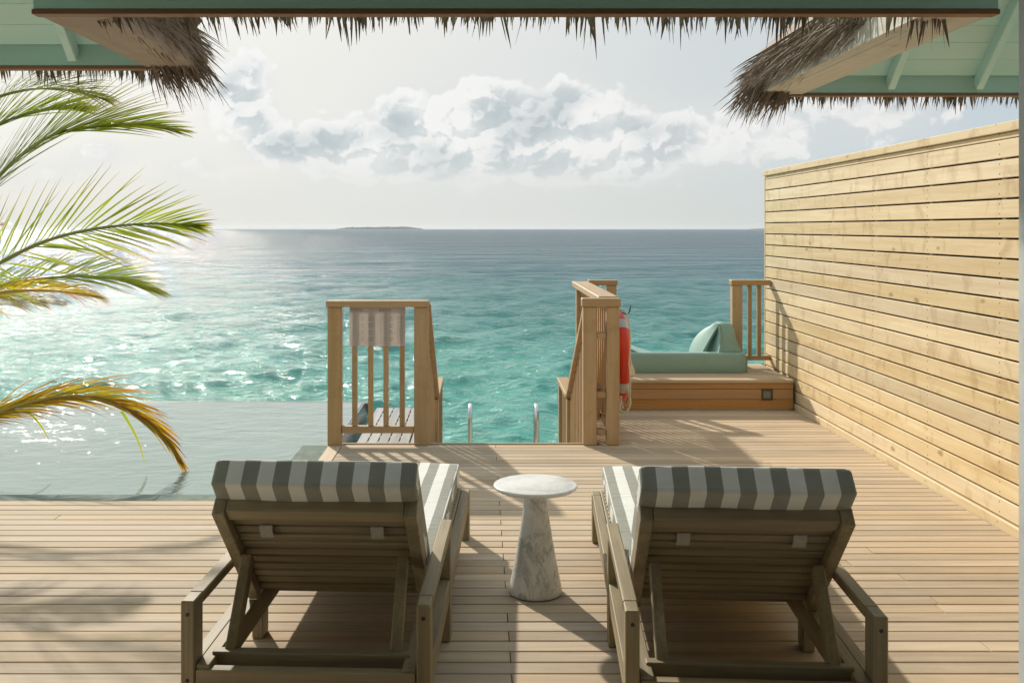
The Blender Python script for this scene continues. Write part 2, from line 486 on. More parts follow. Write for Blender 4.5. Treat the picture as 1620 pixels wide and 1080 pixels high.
def sea_mat():
    m, N, b = new_mat('sea_water')
    pos = N.node('ShaderNodeNewGeometry').outputs['Position']
    x, y, z = N.sep(pos)
    d = N.m('SQRT', N.m('ADD', N.m('MULTIPLY', x, x), N.m('MULTIPLY', y, y)))
    patch = N.noise(N.vm('MULTIPLY', pos, (0.012, 0.035, 0.0)), 1.0, 4, 0.55, 0.4)
    ld = N.m('LOGARITHM', d, 10.0)
    f = N.m('ADD', ld, N.m('MULTIPLY', N.m('SUBTRACT', patch, 0.5), 0.65))
    fr = N.maprange(f, 1.0, 4.2)
    col = N.ramp(fr, [(0.0, (0.15, 0.46, 0.37)), (0.12, (0.105, 0.39, 0.32)), (0.20, (0.048, 0.235, 0.21)),
                      (0.28, (0.026, 0.13, 0.155)), (0.40, (0.015, 0.072, 0.112)), (0.80, (0.013, 0.070, 0.112)), (0.88, (0.04, 0.15, 0.15)), (1.0, (0.02, 0.08, 0.11))])
    p = N.vm('MULTIPLY', pos, (0.6, 1.0, 1.0))
    h1 = N.noise(p, 4.2, 6, 0.63, 0.5)
    far = N.maprange(d, 20, 110, 0, 1)
    h3 = N.noise(N.vm('MULTIPLY', pos, (0.55, 1.0, 1.0)), 0.09, 8, 0.53, 0.3)
    h = N.m('ADD', N.m('MULTIPLY', h1, 0.155), N.m('MULTIPLY', N.m('MULTIPLY', h3, far), 5.2))
    bn = N.node('ShaderNodeBump')
    bn.inputs['Strength'].default_value = 0.8
    bn.inputs['Distance'].default_value = 1.0
    N.put(bn.inputs['Height'], h)
    nrm = bn.outputs[0]
    dif = N.node('ShaderNodeBsdfDiffuse')
    N.l.new(col, dif.inputs[0]); N.l.new(nrm, dif.inputs['Normal'])
    gls = N.node('ShaderNodeBsdfGlossy')
    gls.inputs['Roughness'].default_value = 0.085
    gls.inputs[0].default_value = (0.92, 0.95, 0.96, 1)
    N.l.new(nrm, gls.inputs['Normal'])
    # a wind-ruffled sea shows the eye mostly facets tilted towards it: reflectance levels off near the horizon
    dt = N.n.new('ShaderNodeVectorMath'); dt.operation = 'DOT_PRODUCT'
    N.put(dt.inputs[0], nrm)
    N.put(dt.inputs[1], N.node('ShaderNodeNewGeometry').outputs['Incoming'])
    cs = N.m('ADD', N.m('MULTIPLY', N.m('MAXIMUM', dt.outputs['Value'], 0.0), 0.85), SEA_TILT, clamp=True)
    fac = N.m('ADD', 0.02, N.m('MULTIPLY', N.m('POWER', N.m('SUBTRACT', 1.0, cs), 5.0), 0.98))
    mx = N.node('ShaderNodeMixShader')
    N.l.new(fac, mx.inputs[0]); N.l.new(dif.outputs[0], mx.inputs[1]); N.l.new(gls.outputs[0], mx.inputs[2])
    N.l.new(mx.outputs[0], N.n['Material Output'].inputs[0])
    return m


SEA_TILT = 0.125
M['sea'] = sea_mat()


def pool_mat():
    m, N, b = new_mat('pool_water')
    pos = N.node('ShaderNodeNewGeometry').outputs['Position']
    n = N.noise(pos, 0.7, 3)
    col = N.ramp(n, [(0.3, (0.25, 0.345, 0.32)), (0.7, (0.30, 0.39, 0.36))])
    N.l.new(col, b.inputs['Base Color'])
    b.inputs['Roughness'].default_value = 0.04
    b.inputs['IOR'].default_value = 1.33
    p = N.vm('MULTIPLY', pos, (0.6, 1.0, 1.0))
    h1 = N.noise(p, 5.5, 3, 0.5, 0.4)
    h2 = N.noise(p, 16.0, 3, 0.5, 0.3)
    far = N.maprange(N.sep(pos)[1], 6.0, 8.0, 0.45, 1.5)
    h = N.m('MULTIPLY', N.m('ADD', N.m('MULTIPLY', h1, 0.016), N.m('MULTIPLY', h2, 0.006)), far)
    bump(N, b, h, 0.85, 1.0)
    return m


M['pool'] = pool_mat()


# ------------------------------------------------------------------ mesh helpers
_signs = [(-1, -1, -1), (1, -1, -1), (-1, 1, -1), (1, 1, -1), (-1, -1, 1), (1, -1, 1), (-1, 1, 1), (1, 1, 1)]


def cbox_data(sx, sy, sz, b):
    """box of size sx,sy,sz with all edges chamfered by b: 24 vertices, 26 faces"""
    h = (sx / 2, sy / 2, sz / 2)
    bb = [min(b[i] if isinstance(b, tuple) else b, h[i] * 0.49) for i in range(3)]
    verts, idx = [], {}
    for ci, s in enumerate(_signs):
        for a in range(3):
            v = [s[i] * (h[i] - (bb[i] if i != a else 0)) for i in range(3)]
            idx[(ci, a)] = len(verts)
            verts.append(v)
    faces = []

    def cid(s):
        return _signs.index(tuple(s))

    def orient(f):
        c = np.mean([verts[i] for i in f], axis=0)
        p = [np.array(verts[i]) for i in f[:3]]
        if np.dot(np.cross(p[1] - p[0], p[2] - p[0]), c) < 0:
            f.reverse()
        faces.append(f)
    for a in range(3):
        u, w = (a + 1) % 3, (a + 2) % 3
        for sg in (-1, 1):
            f = []
            for (su, sw) in ((-1, -1), (1, -1), (1, 1), (-1, 1)):
                s = [0, 0, 0]; s[a] = sg; s[u] = su; s[w] = sw
                f.append(idx[(cid(s), a)])
            orient(f)
    for a in range(3):
        u, w = (a + 1) % 3, (a + 2) % 3
        for su in (-1, 1):
            for sw in (-1, 1):
                s0 = [0, 0, 0]; s0[u] = su; s0[w] = sw; s0[a] = -1
                s1 = list(s0); s1[a] = 1
                orient([idx[(cid(s0), u)], idx[(cid(s1), u)], idx[(cid(s1), w)], idx[(cid(s0), w)]])
    for ci in range(8):
        orient([idx[(ci, 0)], idx[(ci, 1)], idx[(ci, 2)]])
    return verts, faces


class MB:
    def __init__(s):
        s.v, s.f, s.uv = [], [], None

    def add(s, verts, faces, mat=None):
        o = len(s.v)
        for v in verts:
            v = Vector(v)
            if mat is not None:
                v = mat @ v
            s.v.append(tuple(v))
        for f in faces:
            s.f.append([i + o for i in f])
        return s

    def box(s, x0, x1, y0, y1, z0, z1, b=0.003):
        vs, fs = cbox_data(x1 - x0, y1 - y0, z1 - z0, b)
        return s.add(vs, fs, Matrix.Translation(((x0 + x1) / 2, (y0 + y1) / 2, (z0 + z1) / 2)))

    def bar(s, p, q, w, h, up=(0, 0, 1), b=0.003):
        """beam from p to q, w wide, h deep (along up)"""
        p, q = Vector(p), Vector(q)
        d = q - p
        L = d.length
        yv = d.normalized()
        xv = yv.cross(Vector(up)).normalized()
        zv = xv.cross(yv).normalized()
        mt = Matrix((xv, yv, zv)).transposed().to_4x4()
        mt.translation = (p + q) / 2
        vs, fs = cbox_data(w, L, h, b)
        return s.add(vs, fs, mt)

    def tube(s, pts, r, n=8, closed=False, cap=True):
        pts = [Vector(p) for p in pts]
        k = len(pts)
        rad = r if isinstance(r, (list, tuple)) else [r] * k
        o = len(s.v)
        prev = None
        for i, p in enumerate(pts):
            if closed:
                t = pts[(i + 1) % k] - pts[i - 1]
            else:
                t = pts[min(i + 1, k - 1)] - pts[max(i - 1, 0)]
            t.normalize()
            if prev is None:
                a = Vector((0, 0, 1)) if abs(t.z) < 0.9 else Vector((1, 0, 0))
                u = t.cross(a).normalized()
            else:
                u = (prev - t * prev.dot(t)).normalized()
            prev = u
            w = t.cross(u)
            for j in range(n):
                a = 2 * math.pi * j / n
                s.v.append(tuple(p + u * math.cos(a) * rad[i] + w * math.sin(a) * rad[i]))
        rng = k if closed else k - 1
        for i in range(rng):
            for j in range(n):
                a, b2 = o + i * n + j, o + i * n + (j + 1) % n
                c, d = o + ((i + 1) % k) * n + (j + 1) % n, o + ((i + 1) % k) * n + j
                s.f.append([a, b2, c, d])
        if cap and not closed:
            s.f.append([o + j for j in reversed(range(n))])
            s.f.append([o + (k - 1) * n + j for j in range(n)])
        return s

    def lathe(s, prof, n=48, c=(0, 0, 0)):
        o = len(s.v)
        for (r, z) in prof:
            for j in range(n):
                a = 2 * math.pi * j / n
                s.v.append((c[0] + r * math.cos(a), c[1] + r * math.sin(a), c[2] + z))
        for i in range(len(prof) - 1):
            for j in range(n):
                s.f.append([o + i * n + j, o + i * n + (j + 1) % n, o + (i + 1) * n + (j + 1) % n, o + (i + 1) * n + j])
        s.f.append([o + j for j in reversed(range(n))])
        s.f.append([o + (len(prof) - 1) * n + j for j in range(n)])
        return s

    def mesh(s, name):
        me = bpy.data.meshes.new(name)
        me.from_pydata(s.v, [], s.f)
        if s.uv is not None:
            l = me.uv_layers.new(name='UVMap')
            li = np.zeros(len(me.loops), dtype=np.int32)
            me.loops.foreach_get('vertex_index', li)
            l.data.foreach_set('uv', np.array(s.uv, dtype=np.float32)[li].ravel())
        me.update()
        return me

    def build(s, name, mat, parent=None, smooth=False):
        me = s.mesh(name)
        me.materials.append(M[mat] if isinstance(mat, str) else mat)
        if smooth:
            me.polygons.foreach_set('use_smooth', [True] * len(me.polygons))
        o = bpy.data.objects.new(name, me)
        COL.objects.link(o)
        if parent is not None:
            o.parent = parent
        return o


def sharp(o, ang=35):
    """smooth shading with hard edges above ang degrees"""
    me = o.data
    bm = bmesh.new(); bm.from_mesh(me)
    for e in bm.edges:
        if len(e.link_faces) == 2 and e.calc_face_angle() > R(ang):
            e.smooth = False
    for f in bm.faces:
        f.smooth = True
    bm.to_mesh(me); bm.free()
    return o


def link_obj(name, me, parent=None, loc=(0, 0, 0), scale=(1, 1, 1), rot=None):
    o = bpy.data.objects.new(name, me)
    COL.objects.link(o)
    o.location = loc
    o.scale = scale
    if rot:
        o.rotation_euler = rot
    if parent is not None:
        o.parent = parent
    return o


def empty(name, loc=(0, 0, 0), rz=0.0):
    o = bpy.data.objects.new(name, None)
    COL.objects.link(o)
    o.location = loc
    o.rotation_euler = (0, 0, rz)
    o.empty_display_size = 0.1
    return o


def tag(o, label, cat, group=None):
    o['label'] = label
    o['category'] = cat
    if group:
        o['group'] = group
    return o


def struct(o, kind='structure'):
    o['kind'] = kind
    return o


def copy_tree(o, parent=None):
    c = o.copy()
    COL.objects.link(c)
    c.parent = parent
    for ch in o.children:
        copy_tree(ch, c)
    return c


# ================================================================== THE SETTING
SEA_Z = -1.9


def build_sea():
    rng = np.random.default_rng(29)
    # polar sheet in front of and beside the villa, finer near the deck
    inv = np.linspace(1 / 9.0, 1 / 900.0, 560)
    r = np.concatenate([1 / inv, np.geomspace(930, 8800, 40)])
    th = np.linspace(R(-80), R(80), 1150)
    rr, tt = np.meshgrid(r, th, indexing='ij')
    X, Y = rr * np.sin(tt), rr * np.cos(tt)
    dr = np.gradient(r)[:, None] * np.ones_like(tt)
    Z = np.zeros_like(X); DX = np.zeros_like(X); DY = np.zeros_like(X)
    nw = 64
    lam = np.geomspace(0.42, 7.0, nw) * rng.uniform(0.9, 1.1, nw)
    for i in range(nw):
        k = 2 * math.pi / lam[i]
        a = rng.normal(0, 0.75)
        kx, ky = k * math.sin(a + 0.12), -k * math.cos(a + 0.12)
        amp = 0.0088 * lam[i] ** 0.50 * rng.uniform(0.6, 1.3) * (1.0 if lam[i] < 4 else 0.7)
        ph = rng.uniform(0, 6.28)
        fade = np.clip((lam[i] / (2.2 * dr) - 0.7) / 1.2, 0, 1)
        arg = kx * X + ky * Y + ph
        c, s_ = np.cos(arg), np.sin(arg)
        Z += amp * fade * c
        DX -= 0.7 * amp * fade * s_ * kx / k
        DY -= 0.7 * amp * fade * s_ * ky / k
    V = np.stack([X + DX, Y + DY, SEA_Z + Z - rr ** 2 / (2 * 6.371e6)], axis=-1).reshape(-1, 3)     # with the earth's curve
    n0, n1 = X.shape
    ii = np.arange(n0 * n1).reshape(n0, n1)
    F = np.stack([ii[:-1, :-1], ii[:-1, 1:], ii[1:, 1:], ii[1:, :-1]], axis=-1).reshape(-1, 4)[:, ::-1]
    me = bpy.data.meshes.new('sea')
    me.vertices.add(len(V)); me.vertices.foreach_set('co', V.astype(np.float32).ravel())
    me.loops.add(F.size); me.loops.foreach_set('vertex_index', F.astype(np.int32).ravel())
    me.polygons.add(len(F)); me.polygons.foreach_set('loop_start', np.arange(0, F.size, 4, dtype=np.int32))
    me.update(calc_edges=True)
    me.polygons.foreach_set('use_smooth', np.ones(len(F), dtype=bool))
    me.materials.append(M['sea'])
    return struct(link_obj('sea', me))


build_sea()


def build_island(name, x0, x1, d, hmax, seed):
    """low wooded island on the horizon with a ragged tree line"""
    rnd = random.Random(seed)
    mb = MB()
    n = 90
    rows = []
    for i in range(n + 1):
        t = i / n
        env = min(1, t * 5, (1 - t) * 9) ** 0.7
        h = hmax * env * (0.62 + 0.3 * mnoise.noise((t * 6, seed, 0)) + 0.22 * mnoise.noise((t * 37, seed, 3)))
        h = max(h, 0.6)
        x = x0 + (x1 - x0) * t
        depth = 70 * env + 10
        rows.append([(x, d - depth, SEA_Z - 5.0), (x, d - depth + 6, SEA_Z - 2.0), (x, d - depth + 14, SEA_Z - 2.8 + h * 0.85),
                     (x, d, SEA_Z - 2.8 + h), (x, d + depth, SEA_Z - 5.0)])
    vs = [p for row in rows for p in row]
    fs = []
    for i in range(n):
        for j in range(4):
            a = i * 5 + j
            fs.append([a, a + 5, a + 6, a + 1])
    mb.add(vs, fs)
    return struct(mb.build(name, 'isle', None, True))


M['isle'] = plain('far_island_woods', (0.10, 0.13, 0.09), 0.9, nscale=0.05, var=0.3, bstr=0)
build_island('island', -(230 / 1600) * 6000, -(90 / 1600) * 6000, 6000, 22.0, 3)
build_island('island_shore', (425 / 1600) * 6200, (640 / 1600) * 6200, 6200, 15.0, 9)

# ------------------------------------------------------------------ deck
WALL_X = 2.73
PITCH = 0.0942
Y_POOL = 5.83           # deck ends here on the pool side
Y_EDGE = 7.40           # deck ends here at the stair
Y_BOX = 8.74            # step platform front
DECK_L = -1.0


def build_deck():
    mb = MB()
    # bearers under the boards, dark in the gaps
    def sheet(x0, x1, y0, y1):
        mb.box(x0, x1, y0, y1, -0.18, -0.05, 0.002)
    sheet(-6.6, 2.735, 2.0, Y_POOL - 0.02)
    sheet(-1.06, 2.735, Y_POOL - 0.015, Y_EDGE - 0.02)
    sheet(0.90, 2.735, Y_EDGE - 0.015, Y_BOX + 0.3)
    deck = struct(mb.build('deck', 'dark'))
    vs, fs = cbox_data(1, 0.0864, 0.026, (0.0003, 0.0028, 0.0028))
    me = MB().add(vs, fs).mesh('deck_board'); me.materials.append(M['deck'])
    rnd = random.Random(5)
    y = Y_POOL - PITCH / 2
    rows = []
    while y > 2.05:
        rows.append((y, -6.6, WALL_X - 0.016)); y -= PITCH
    y = Y_POOL + PITCH / 2
    while y < Y_EDGE - 0.02:
        rows.append((y, DECK_L, WALL_X - 0.016)); y += PITCH
    while y < Y_BOX - 0.02:
        rows.append((y, 0.86, WALL_X - 0.016)); y += PITCH
    for y, x0, x1 in rows:
        i = int(round((y - Y_POOL) / PITCH - 0.5))
        joints = {0: [0.11], 1: [-2.3], 2: [0.11, -4.4], 3: [1.9, -3.5]}[(i * 7 + 1) % 4]
        if rnd.random() < 0.25:
            joints = [rnd.uniform(-4, 2.0)]
        cuts = [x0] + sorted(j for j in joints if x0 + 0.3 < j < x1 - 0.3) + [x1]
        for a, b in zip(cuts, cuts[1:]):
            a2, b2 = a + 0.0015, b - 0.0015
            link_obj('deck_board', me, deck, ((a2 + b2) / 2, y, -0.013 + rnd.uniform(-0.0008, 0.0008)), (b2 - a2, 1, 1),
                     (rnd.uniform(-0.002, 0.002), 0, 0))
    # border board on the pool side and edge boards
    MB().box(-1.10, -1.004, Y_POOL + 0.004, Y_EDGE, -0.026, 0.001).build('border_board', 'deck_y', deck)
    MB().box(-1.10, 0.86, Y_EDGE - 0.005, Y_EDGE + 0.02, -0.30, -0.002).build('fascia_board', 'deck', deck)
    MB().box(-6.6, -1.105, Y_POOL - 0.002, Y_POOL + 0.02, -0.2, -0.012).build('fascia_board', 'deck', deck)
    return deck


build_deck()


def build_pool():
    # water sheet
    z = -0.028
    mb = MB()
    mb.add([(-9, 6.03, z), (-1.30, 6.03, z), (-1.30, 7.40, z), (-1.08, 7.40, z), (-1.08, 9.27, z), (-9, 9.27, z)], [[0, 1, 2, 3, 4, 5]])
    struct(mb.build('pool_water', 'pool'))
    sh = MB()
    sh.box(-9, -1.34, Y_POOL + 0.035, 6.02, -1.2, -0.05)
    sh.box(-1.295, -1.115, Y_POOL + 0.035, 7.38, -1.2, -0.05)
    sh.box(-9, -1.02, 9.272, 9.40, -1.6, -0.034, 0.01)
    sh.box(-9, -1.15, 6.05, 9.26, -1.5, -1.2)
    shell = struct(sh.build('pool_shell', 'wet_stone'))
    # coping stones
    rnd = random.Random(2)
    x = -1.305
    while x > -8.8:
        w = 0.6
        MB().box(x - w + 0.0015, x - 0.0015, Y_POOL + 0.024, 6.03, -0.05, -0.016 + rnd.uniform(-.0004, .0004), 0.002).build('coping_stone', 'stone', shell)
        x -= w
    y = Y_POOL + 0.024
    while y < 7.3:
        y2 = min(y + 0.52, 7.395)
        MB().box(-1.30, -1.105, y + 0.0015, y2 - 0.0015, -0.05, -0.016, 0.002).build('coping_stone', 'stone', shell)
        y = y2
    # overflow edge facing the jetty: sloping dark wet stone
    ov = MB()
    for (y0, y1) in ((7.41, 8.33), (8.335, 9.27)):
        ov.add([(-1.09, y0, -0.03), (-1.06, y0, -0.03), (-0.97, y0, -0.30), (-1.09, y0, -0.30),
                (-1.09, y1, -0.03), (-1.06, y1, -0.03), (-0.97, y1, -0.30), (-1.09, y1, -0.30)],
               [[3, 2, 1, 0], [4, 5, 6, 7], [0, 1, 5, 4], [1, 2, 6, 5], [2, 3, 7, 6], [3, 0, 4, 7]])
    ov.build('overflow_edge', 'wet_stone', shell)


build_pool()

# ------------------------------------------------------------------ thatched roof of the villa
S = 0.66                       # member sizes of the eaves
ROOF_Z = 2.20                  # underside of the eaves
PITCH_T = math.tan(R(42))
L_IN, R_IN = -1.295, 1.50      # inner edges of the two wings
YC = 2.927                     # central eave
YL, YR = 3.96, 4.755           # eaves of the left and right wing


def blade(mb, p, d, L, w, droop, rnd, seg=3):
    """one dry palm strip hanging from p"""
    p = Vector(p); d = Vector(d).normalized()
    side = d.cross(Vector((rnd.uniform(-1, 1), rnd.uniform(-1, 1), rnd.uniform(-.5, .5)))).normalized()
    o = len(mb.v)
    cur = p.copy()
    curl = Vector((rnd.uniform(-1, 1), rnd.uniform(-1, 1), 0)) * 0.12
    for i in range(seg + 1):
        t = i / seg
        ww = w * (1 - t ** 2.0) + 0.0008
        mb.v.append(tuple(cur - side * ww / 2)); mb.v.append(tuple(cur + side * ww / 2))
        d = (d + Vector((0, 0, -droop / seg)) + curl / seg).normalized()
        cur = cur + d * (L / seg)
    for i in range(seg):
        a = o + 2 * i
        mb.f.append([a, a + 1, a + 3, a + 2])


def build_roof():
    roof = empty('thatched_roof', (0, 2.9, ROOF_Z))
    tag(roof, 'brown thatched roof overhang with mint painted eaves framing the top of the view', 'roof')
    off = Vector((0, -2.9, -ROOF_Z))
    XO = 4.6

    def place(mb, name, mat, smooth=False):
        mb.v = [tuple(Vector(v) + off) for v in mb.v]
        return mb.build(name, mat, roof, smooth)
    # central eave beam: mint face, bare brown batten below
    place(MB().box(L_IN, R_IN, YC, YC + 0.042, ROOF_Z + 0.004, ROOF_Z + 0.15, .002), 'eave_beam', 'teal_beam')
    place(MB().box(L_IN - .004, R_IN + .004, YC - 0.0015, YC + 0.046, ROOF_Z - 0.011, ROOF_Z + 0.0035, .001), 'eave_batten', 'beam_raw')
    # wing eaves
    place(MB().box(-XO, L_IN + 0.08, YL - 0.033, YL, ROOF_Z, ROOF_Z + 0.083, .002), 'eave_beam', 'teal_beam')
    place(MB().box(-XO, L_IN + 0.07, YL - 0.036, YL + 0.013, ROOF_Z - 0.013, ROOF_Z - 0.001, .001), 'eave_batten', 'beam_raw')
    place(MB().box(R_IN - 0.07, XO, YR - 0.033, YR, ROOF_Z, ROOF_Z + 0.086, .002), 'eave_beam', 'teal_beam')
    place(MB().box(R_IN - 0.05, XO, YR - 0.036, YR + 0.013, ROOF_Z - 0.013, ROOF_Z - 0.001, .001), 'eave_batten', 'beam_raw')

    # verge beams along the opening, ends cut on the slant
    def verge(x0, x1, y0, y1, hgt, mat, cut):
        z0, z1 = ROOF_Z - 0.006, ROOF_Z + hgt
        ya = y1 + (cut if abs(x0) < abs(x1) else 0)
        yb = y1 + (cut if abs(x1) < abs(x0) else 0)
        mb = MB()
        mb.add([(x0, y0, z0), (x1, y0, z0), (x1, yb, z0), (x0, ya, z0), (x0, y0, z1), (x1, y0, z1), (x1, yb, z1), (x0, ya, z1)],
               [[3, 2, 1, 0], [4, 5, 6, 7], [0, 1, 5, 4], [1, 2, 6, 5], [2, 3, 7, 6], [3, 0, 4, 7]])
        return place(mb, 'verge_beam', mat)
    verge(L_IN, L_IN + 0.20, YC + 0.048, YL + 0.03, 0.066, 'brown_wash', 0.07)
    verge(R_IN - 0.145, R_IN, YC + 0.048, YR + 0.02, 0.066, 'whitewash', 0.06)
    verge(R_IN - 0.205, R_IN - 0.148, YC + 0.06, YR + 0.013, 0.085, 'whitewash', 0.08)

    # wing ceilings: mint boards on the slope, rafters below them
    slope = math.atan(PITCH_T)
    bw = 0.095

    def ceiling(xa, xb, ye, sgn):
        for i in range(int(2.2 / bw)):
            s0 = 0.014 + i * bw
            y0, z0 = ye - 0.033 - s0 * math.cos(slope), ROOF_Z + 0.068 + s0 * math.sin(slope)
            y1, z1 = y0 - (bw - 0.0008) * math.cos(slope), z0 + (bw - 0.0008) * math.sin(slope)
            inner = s0 * math.cos(slope) * 0.9
            a, b_ = (xa + inner, xb) if sgn > 0 else (xa, xb - inner)
            if b_ - a < 0.3:
                continue
            place(MB().bar(((a + b_) / 2, y0, z0 + .007), ((a + b_) / 2, y1, z1 + .007), b_ - a, 0.014, (0, 0, 1), 0.0007), 'ceiling_board', 'teal')
        xs = [xa + 0.41 + 0.41 * k for k in range(7)] if sgn > 0 else [xb - 0.28 - 0.41 * k for k in range(7)]
        for x in xs:
            Lr = min(1.9, max(0.2, (abs(x - (xa if sgn > 0 else xb)) - 0.03) / math.cos(slope)))
            p = Vector((x, ye - 0.036, ROOF_Z + 0.034))
            q = p + Vector((0, -math.cos(slope), math.sin(slope))) * Lr
            place(MB().bar(p, q, 0.033, 0.06), 'rafter', 'teal')
    ceiling(R_IN, XO, YR, 1)
    ceiling(-XO, L_IN, YL, -1)
    for k in range(7):
        x = -1.12 + 0.41 * k
        p = Vector((x, YC - 0.006, ROOF_Z + 0.066))
        place(MB().bar(p, p + Vector((0, -math.cos(slope), math.sin(slope))) * 1.3, 0.033, 0.06), 'rafter', 'teal')
    for i in range(12):
        s0 = 0.014 + i * bw
        y0, z0 = YC - s0 * math.cos(slope), ROOF_Z + 0.132 + s0 * math.sin(slope)
        y1, z1 = y0 - (bw - 0.0008) * math.cos(slope), z0 + (bw - 0.0008) * math.sin(slope)
        place(MB().bar((0.1, y0, z0), (0.1, y1, z1), 3.2, 0.014, (0, 0, 1), 0.0015), 'ceiling_board', 'teal')

    # thatch: thick slabs plus thousands of loose strips at the edges
    th = MB()

    def slab(quad, t=0.11):
        q = [Vector(v) for v in quad]
        n = (q[1] - q[0]).cross(q[3] - q[0]).normalized()
        if n.z < 0:
            n = -n
        th.add([*q, *[v + n * t for v in q]], [[3, 2, 1, 0], [4, 5, 6, 7], [0, 1, 5, 4], [1, 2, 6, 5], [2, 3, 7, 6], [3, 0, 4, 7]])
    up = 3.2
    zb = ROOF_Z + 0.16
    slab([(L_IN - .2, YC + 0.066, zb), (R_IN + .2, YC + 0.066, zb), (R_IN + .2, YC + 0.066 - up, zb + up * PITCH_T), (L_IN - .2, YC + 0.066 - up, zb + up * PITCH_T)])
    zb = ROOF_Z + 0.102
    slab([(R_IN - .12, YR + 0.026, zb), (XO, YR + 0.026, zb), (XO, YR + 0.026 - up, zb + up * PITCH_T), (R_IN - .12 + up, YR + 0.026 - up, zb + up * PITCH_T)])
    slab([(-XO, YL + 0.026, zb), (L_IN + .12, YL + 0.026, zb), (L_IN + .12 - up, YL + 0.026 - up, zb + up * PITCH_T), (-XO, YL + 0.026 - up, zb + up * PITCH_T)])
    slab([(R_IN - .13, YC + .1, zb), (R_IN - .13, YR + 0.013, zb), (R_IN - .13 + up, YR - up, zb + up * PITCH_T), (R_IN - .13 + up, YC + .1, zb + up * PITCH_T)])
    slab([(L_IN + .13, YL + 0.013, zb), (L_IN + .13, YC + .1, zb), (L_IN + .13 - up, YC + .1, zb + up * PITCH_T), (L_IN + .13 - up, YL - up, zb + up * PITCH_T)])
    rnd = random.Random(21)

    def fringe(p0, p1, out, n, lmin, lmax, z, cl=6.0, width=(.006, .016), seed=0, lean=None, spread=0.22):
        """strips hanging over an eave from p0 to p1, in uneven clumps"""
        p0, p1, out = Vector(p0), Vector(p1), Vector(out)
        al = (p1 - p0).normalized()
        W_ = (p1 - p0).length
        for _ in range(n):
            t = rnd.random()
            c = 0.5 + 0.75 * mnoise.noise((t * W_ * cl, seed * 9.1, 0)) + 0.4 * mnoise.noise((t * W_ * cl * 3.1, seed, 5))
            c = max(0.0, min(1.0, c))
            if rnd.random() > 0.12 + 0.88 * c:
                continue
            L = lmin + (lmax - lmin) * (0.25 + 0.75 * c) * rnd.random() ** 1.3
            base = p0.lerp(p1, t) + out * rnd.uniform(-0.02, 0.04) + Vector((0, 0, z + rnd.uniform(0, 0.03)))
            d = out * rnd.uniform(0.15, 0.45) + Vector((0, 0, -1.3)) + al * (rnd.gauss(0.0, spread) + (lean(t) if lean else 0))
            blade(th, base, d, L + 0.045, rnd.uniform(*width), 0.3, rnd)
    # central eave: combed to the right at its left end
    ln = lambda t: 0.75 * max(0, 1 - t / 0.30)
    fringe((L_IN + .12, YC + 0.085, ROOF_Z), (R_IN - .1, YC + 0.085, ROOF_Z), (0, 1, 0), 520, 0.015, 0.125, 0.03, 7.0, (.006, .015), 1, ln)
    fringe((L_IN + .12, YC + 0.10, ROOF_Z), (R_IN - .1, YC + 0.10, ROOF_Z), (0, 1, 0), 800, 0.005, 0.055, 0.03, 7.0, (.005, .013), 2, ln)
    # wing eaves
    fringe((-XO, YL + 0.045, ROOF_Z), (L_IN + .17, YL + 0.045, ROOF_Z), (0, 1, 0), 1500, 0.01, 0.075, 0.02, 6.0, (.006, .014), 3)
    fringe((R_IN - .17, YR + 0.045, ROOF_Z), (XO, YR + 0.045, ROOF_Z), (0, 1, 0), 1700, 0.01, 0.085, 0.02, 6.0, (.006, .014), 4)

    # thatch over the verge edges: strips laid along the hip, sweeping out at the corner
    def hip(x, sgn, y0, y1, n, fan):
        for _ in range(n):
            t = rnd.random() ** 0.8
            y = y0 + (y1 - y0) * t
            lay = rnd.random()
            base = Vector((x - sgn * rnd.uniform(-0.015, 0.11), y, ROOF_Z + 0.055 + 0.08 * lay + 0.03 * rnd.random()))
            d = Vector((sgn * rnd.uniform(0.12, 0.42), rnd.uniform(0.6, 1.0), rnd.uniform(-0.30, 0.02)))
            blade(th, base, d, rnd.uniform(0.10, 0.27), rnd.uniform(.003, .0085), 0.28, rnd, 4)
        for _ in range(fan):
            base = Vector((x - sgn * rnd.uniform(-0.03, 0.17), y1 + rnd.uniform(-0.10, 0.06), ROOF_Z + 0.02 + 0.06 * rnd.random()))
            d = Vector((sgn * rnd.uniform(0.0, 0.7), rnd.uniform(0.3, 0.9), rnd.uniform(-0.85, -0.25)))
            blade(th, base, d, rnd.uniform(0.10, 0.25), rnd.uniform(.004, .009), 0.35, rnd, 4)
    hip(L_IN + 0.16, 1, YC + 0.14, YL - 0.03, 1700, 220)
    hip(R_IN - 0.225, -1, YC + 0.40, YR - 0.09, 1900, 330)
    o = place(th, 'thatch', 'thatch')
    o['kind'] = 'stuff'


build_roof()


